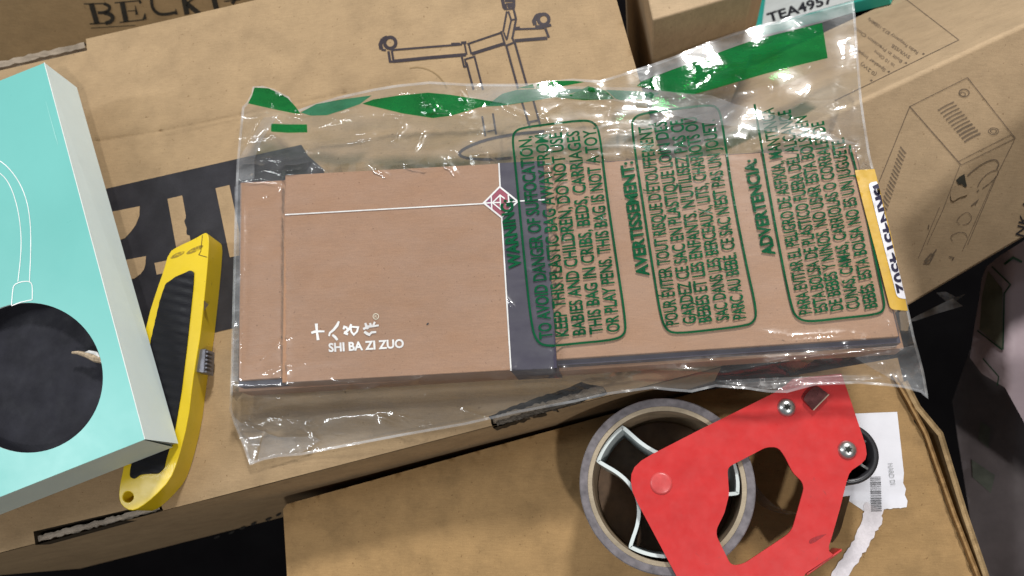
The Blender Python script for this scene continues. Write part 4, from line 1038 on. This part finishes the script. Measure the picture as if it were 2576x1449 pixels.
# ------------------------------------------------------------------ things down in the gap at the right
PINK = plain('pink_film', (.47, .375, .405), .42, .4, var=.12, ns=14, bmp=.2)
base = P([(2560, 860)], -.24)[0]
ml = thing('plastic_mailer', 'pale pink plastic mailer with green printed panels, slumped in the gap at the right', 'mailer bag', base)
def zmail(xy):
    x, y = xy[:, 0], xy[:, 1]
    return -.14-.03*np.clip((2540-x)/90, 0, 1)-.02*np.clip((y-900)/200, 0, 1)+.002*np.sin(x/90+y/120)
mp = [(2482, 670), (2520, 640), (2600, 590), (2760, 520), (2790, 1300), (2640, 1180), (2576, 1062), (2528, 975), (2470, 940), (2440, 900), (2450, 830), (2462, 760), (2470, 700)]
v, f = cdt(mp, [], 18, 14); q = P(v, zmail(v))
mk('skin', q, up_sheet(q, f), PINK, ml, smooth_=True, flip=False)
OLV = plain('olive_print', (.19, .19, .14), .5, var=.3, ns=40)
c8 = lambda p: cv(p, 2210, 631, .5643)
zz = lambda xy: zmail(np.asarray(xy, float))+.0012
pr = []
v, f = cdt(c8([(488, 90), (552, 170), (552, 435), (450, 350), (462, 200)]), [], 12, 12); pr.append((v, f))
flat('printed_panel', merge(*pr), zz, OLV, ml)
flat('printed_outline', merge(stroke(dense(c8([(505, 70), (588, 150), (560, 190), (555, 440)]), 12, False), 3.5), stroke(dense(c8([(440, 355), (550, 440)]), 12, False), 3), stroke(dense(c8([(465, 480), (535, 560), (530, 600)]), 12, False), 3), stroke(dense(c8([(560, 60), (600, 30), (640, 50)]), 12, False), 6)), zz, plain('green_outline', (.02, .09, .045), .5), ml)
base = P([(2560, 1250)], -.36)[0]
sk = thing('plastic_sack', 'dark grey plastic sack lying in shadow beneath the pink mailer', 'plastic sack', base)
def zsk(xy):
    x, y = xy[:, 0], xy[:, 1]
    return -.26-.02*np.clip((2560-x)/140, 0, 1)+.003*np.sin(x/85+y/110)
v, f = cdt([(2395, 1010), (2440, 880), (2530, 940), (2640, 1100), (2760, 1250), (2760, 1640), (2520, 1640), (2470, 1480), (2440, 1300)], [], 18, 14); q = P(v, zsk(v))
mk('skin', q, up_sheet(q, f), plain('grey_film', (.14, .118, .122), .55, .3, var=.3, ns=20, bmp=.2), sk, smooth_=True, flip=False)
flat('printed_panel', merge(cdt(c8([(455, 760), (500, 790), (490, 880), (445, 840)]), [], 12, 12), cdt(c8([(415, 930), (520, 1000), (500, 1080), (420, 1010)]), [], 12, 12)), lambda xy: zsk(np.asarray(xy, float))+.0012, plain('faded_print', (.09, .10, .08), .5, var=.3), sk)
base = P([(2360, 780)], -.13)[0]
ps = thing('plastic_strip', 'loose strip of clear plastic in the dark gap right of the bag', 'plastic strip', base)
v, f = cdt(c8([(120, 320), (170, 290), (330, 212), (352, 228), (375, 246), (260, 280), (165, 312)]), [], 10, 10)
flat('strip', (v, f), lambda xy: -.12+.004*np.sin(np.asarray(xy)[:, 0]/12), film('strip_film', (.85, .85, .83), .50, 1.3, .15, .5), ps, smooth_=True)
flat('fold', cdt(c8([(255, 186), (300, 182), (345, 205), (388, 193), (350, 222), (300, 225)]), [], 10, 10), lambda xy: -.118+.004*np.sin(np.asarray(xy)[:, 0]/12), film('strip_fold', (.85, .83, .85), .20, 1.2, .15, .5), ps, smooth_=True)

# ------------------------------------------------------------------ unseen carton, added to cast the diagonal shadow on the leaning box
L_ = np.array(CT+Vector((0.55, -0.75, 1.5)))
p1, p2 = PPL([(2600, 215), (2262, 600)], pL, nB)
e1 = p1+(L_-p1)*.15; e2 = p2+(L_-p2)*.15
dd_ = (e1-e2)*np.array([1, 1, 0]); dd_ /= np.linalg.norm(dd_); oo = np.array([dd_[1], -dd_[0], 0])
e1b = e1+dd_*.25; zt_ = (e1[2]+e2[2])/2
ring_ = np.array([e2, e1b, e1b+oo*.3, e2+oo*.3]); ring_[:, 2] = zt_
shade_carton = thing('cardboard_box', 'unseen carton past the right edge, added to shade the leaning box', 'cardboard box', [*(ring_.mean(0)[:2]), .0])
prism('body', ring_, .0, K_DARK, shade_carton, bevel=.002)
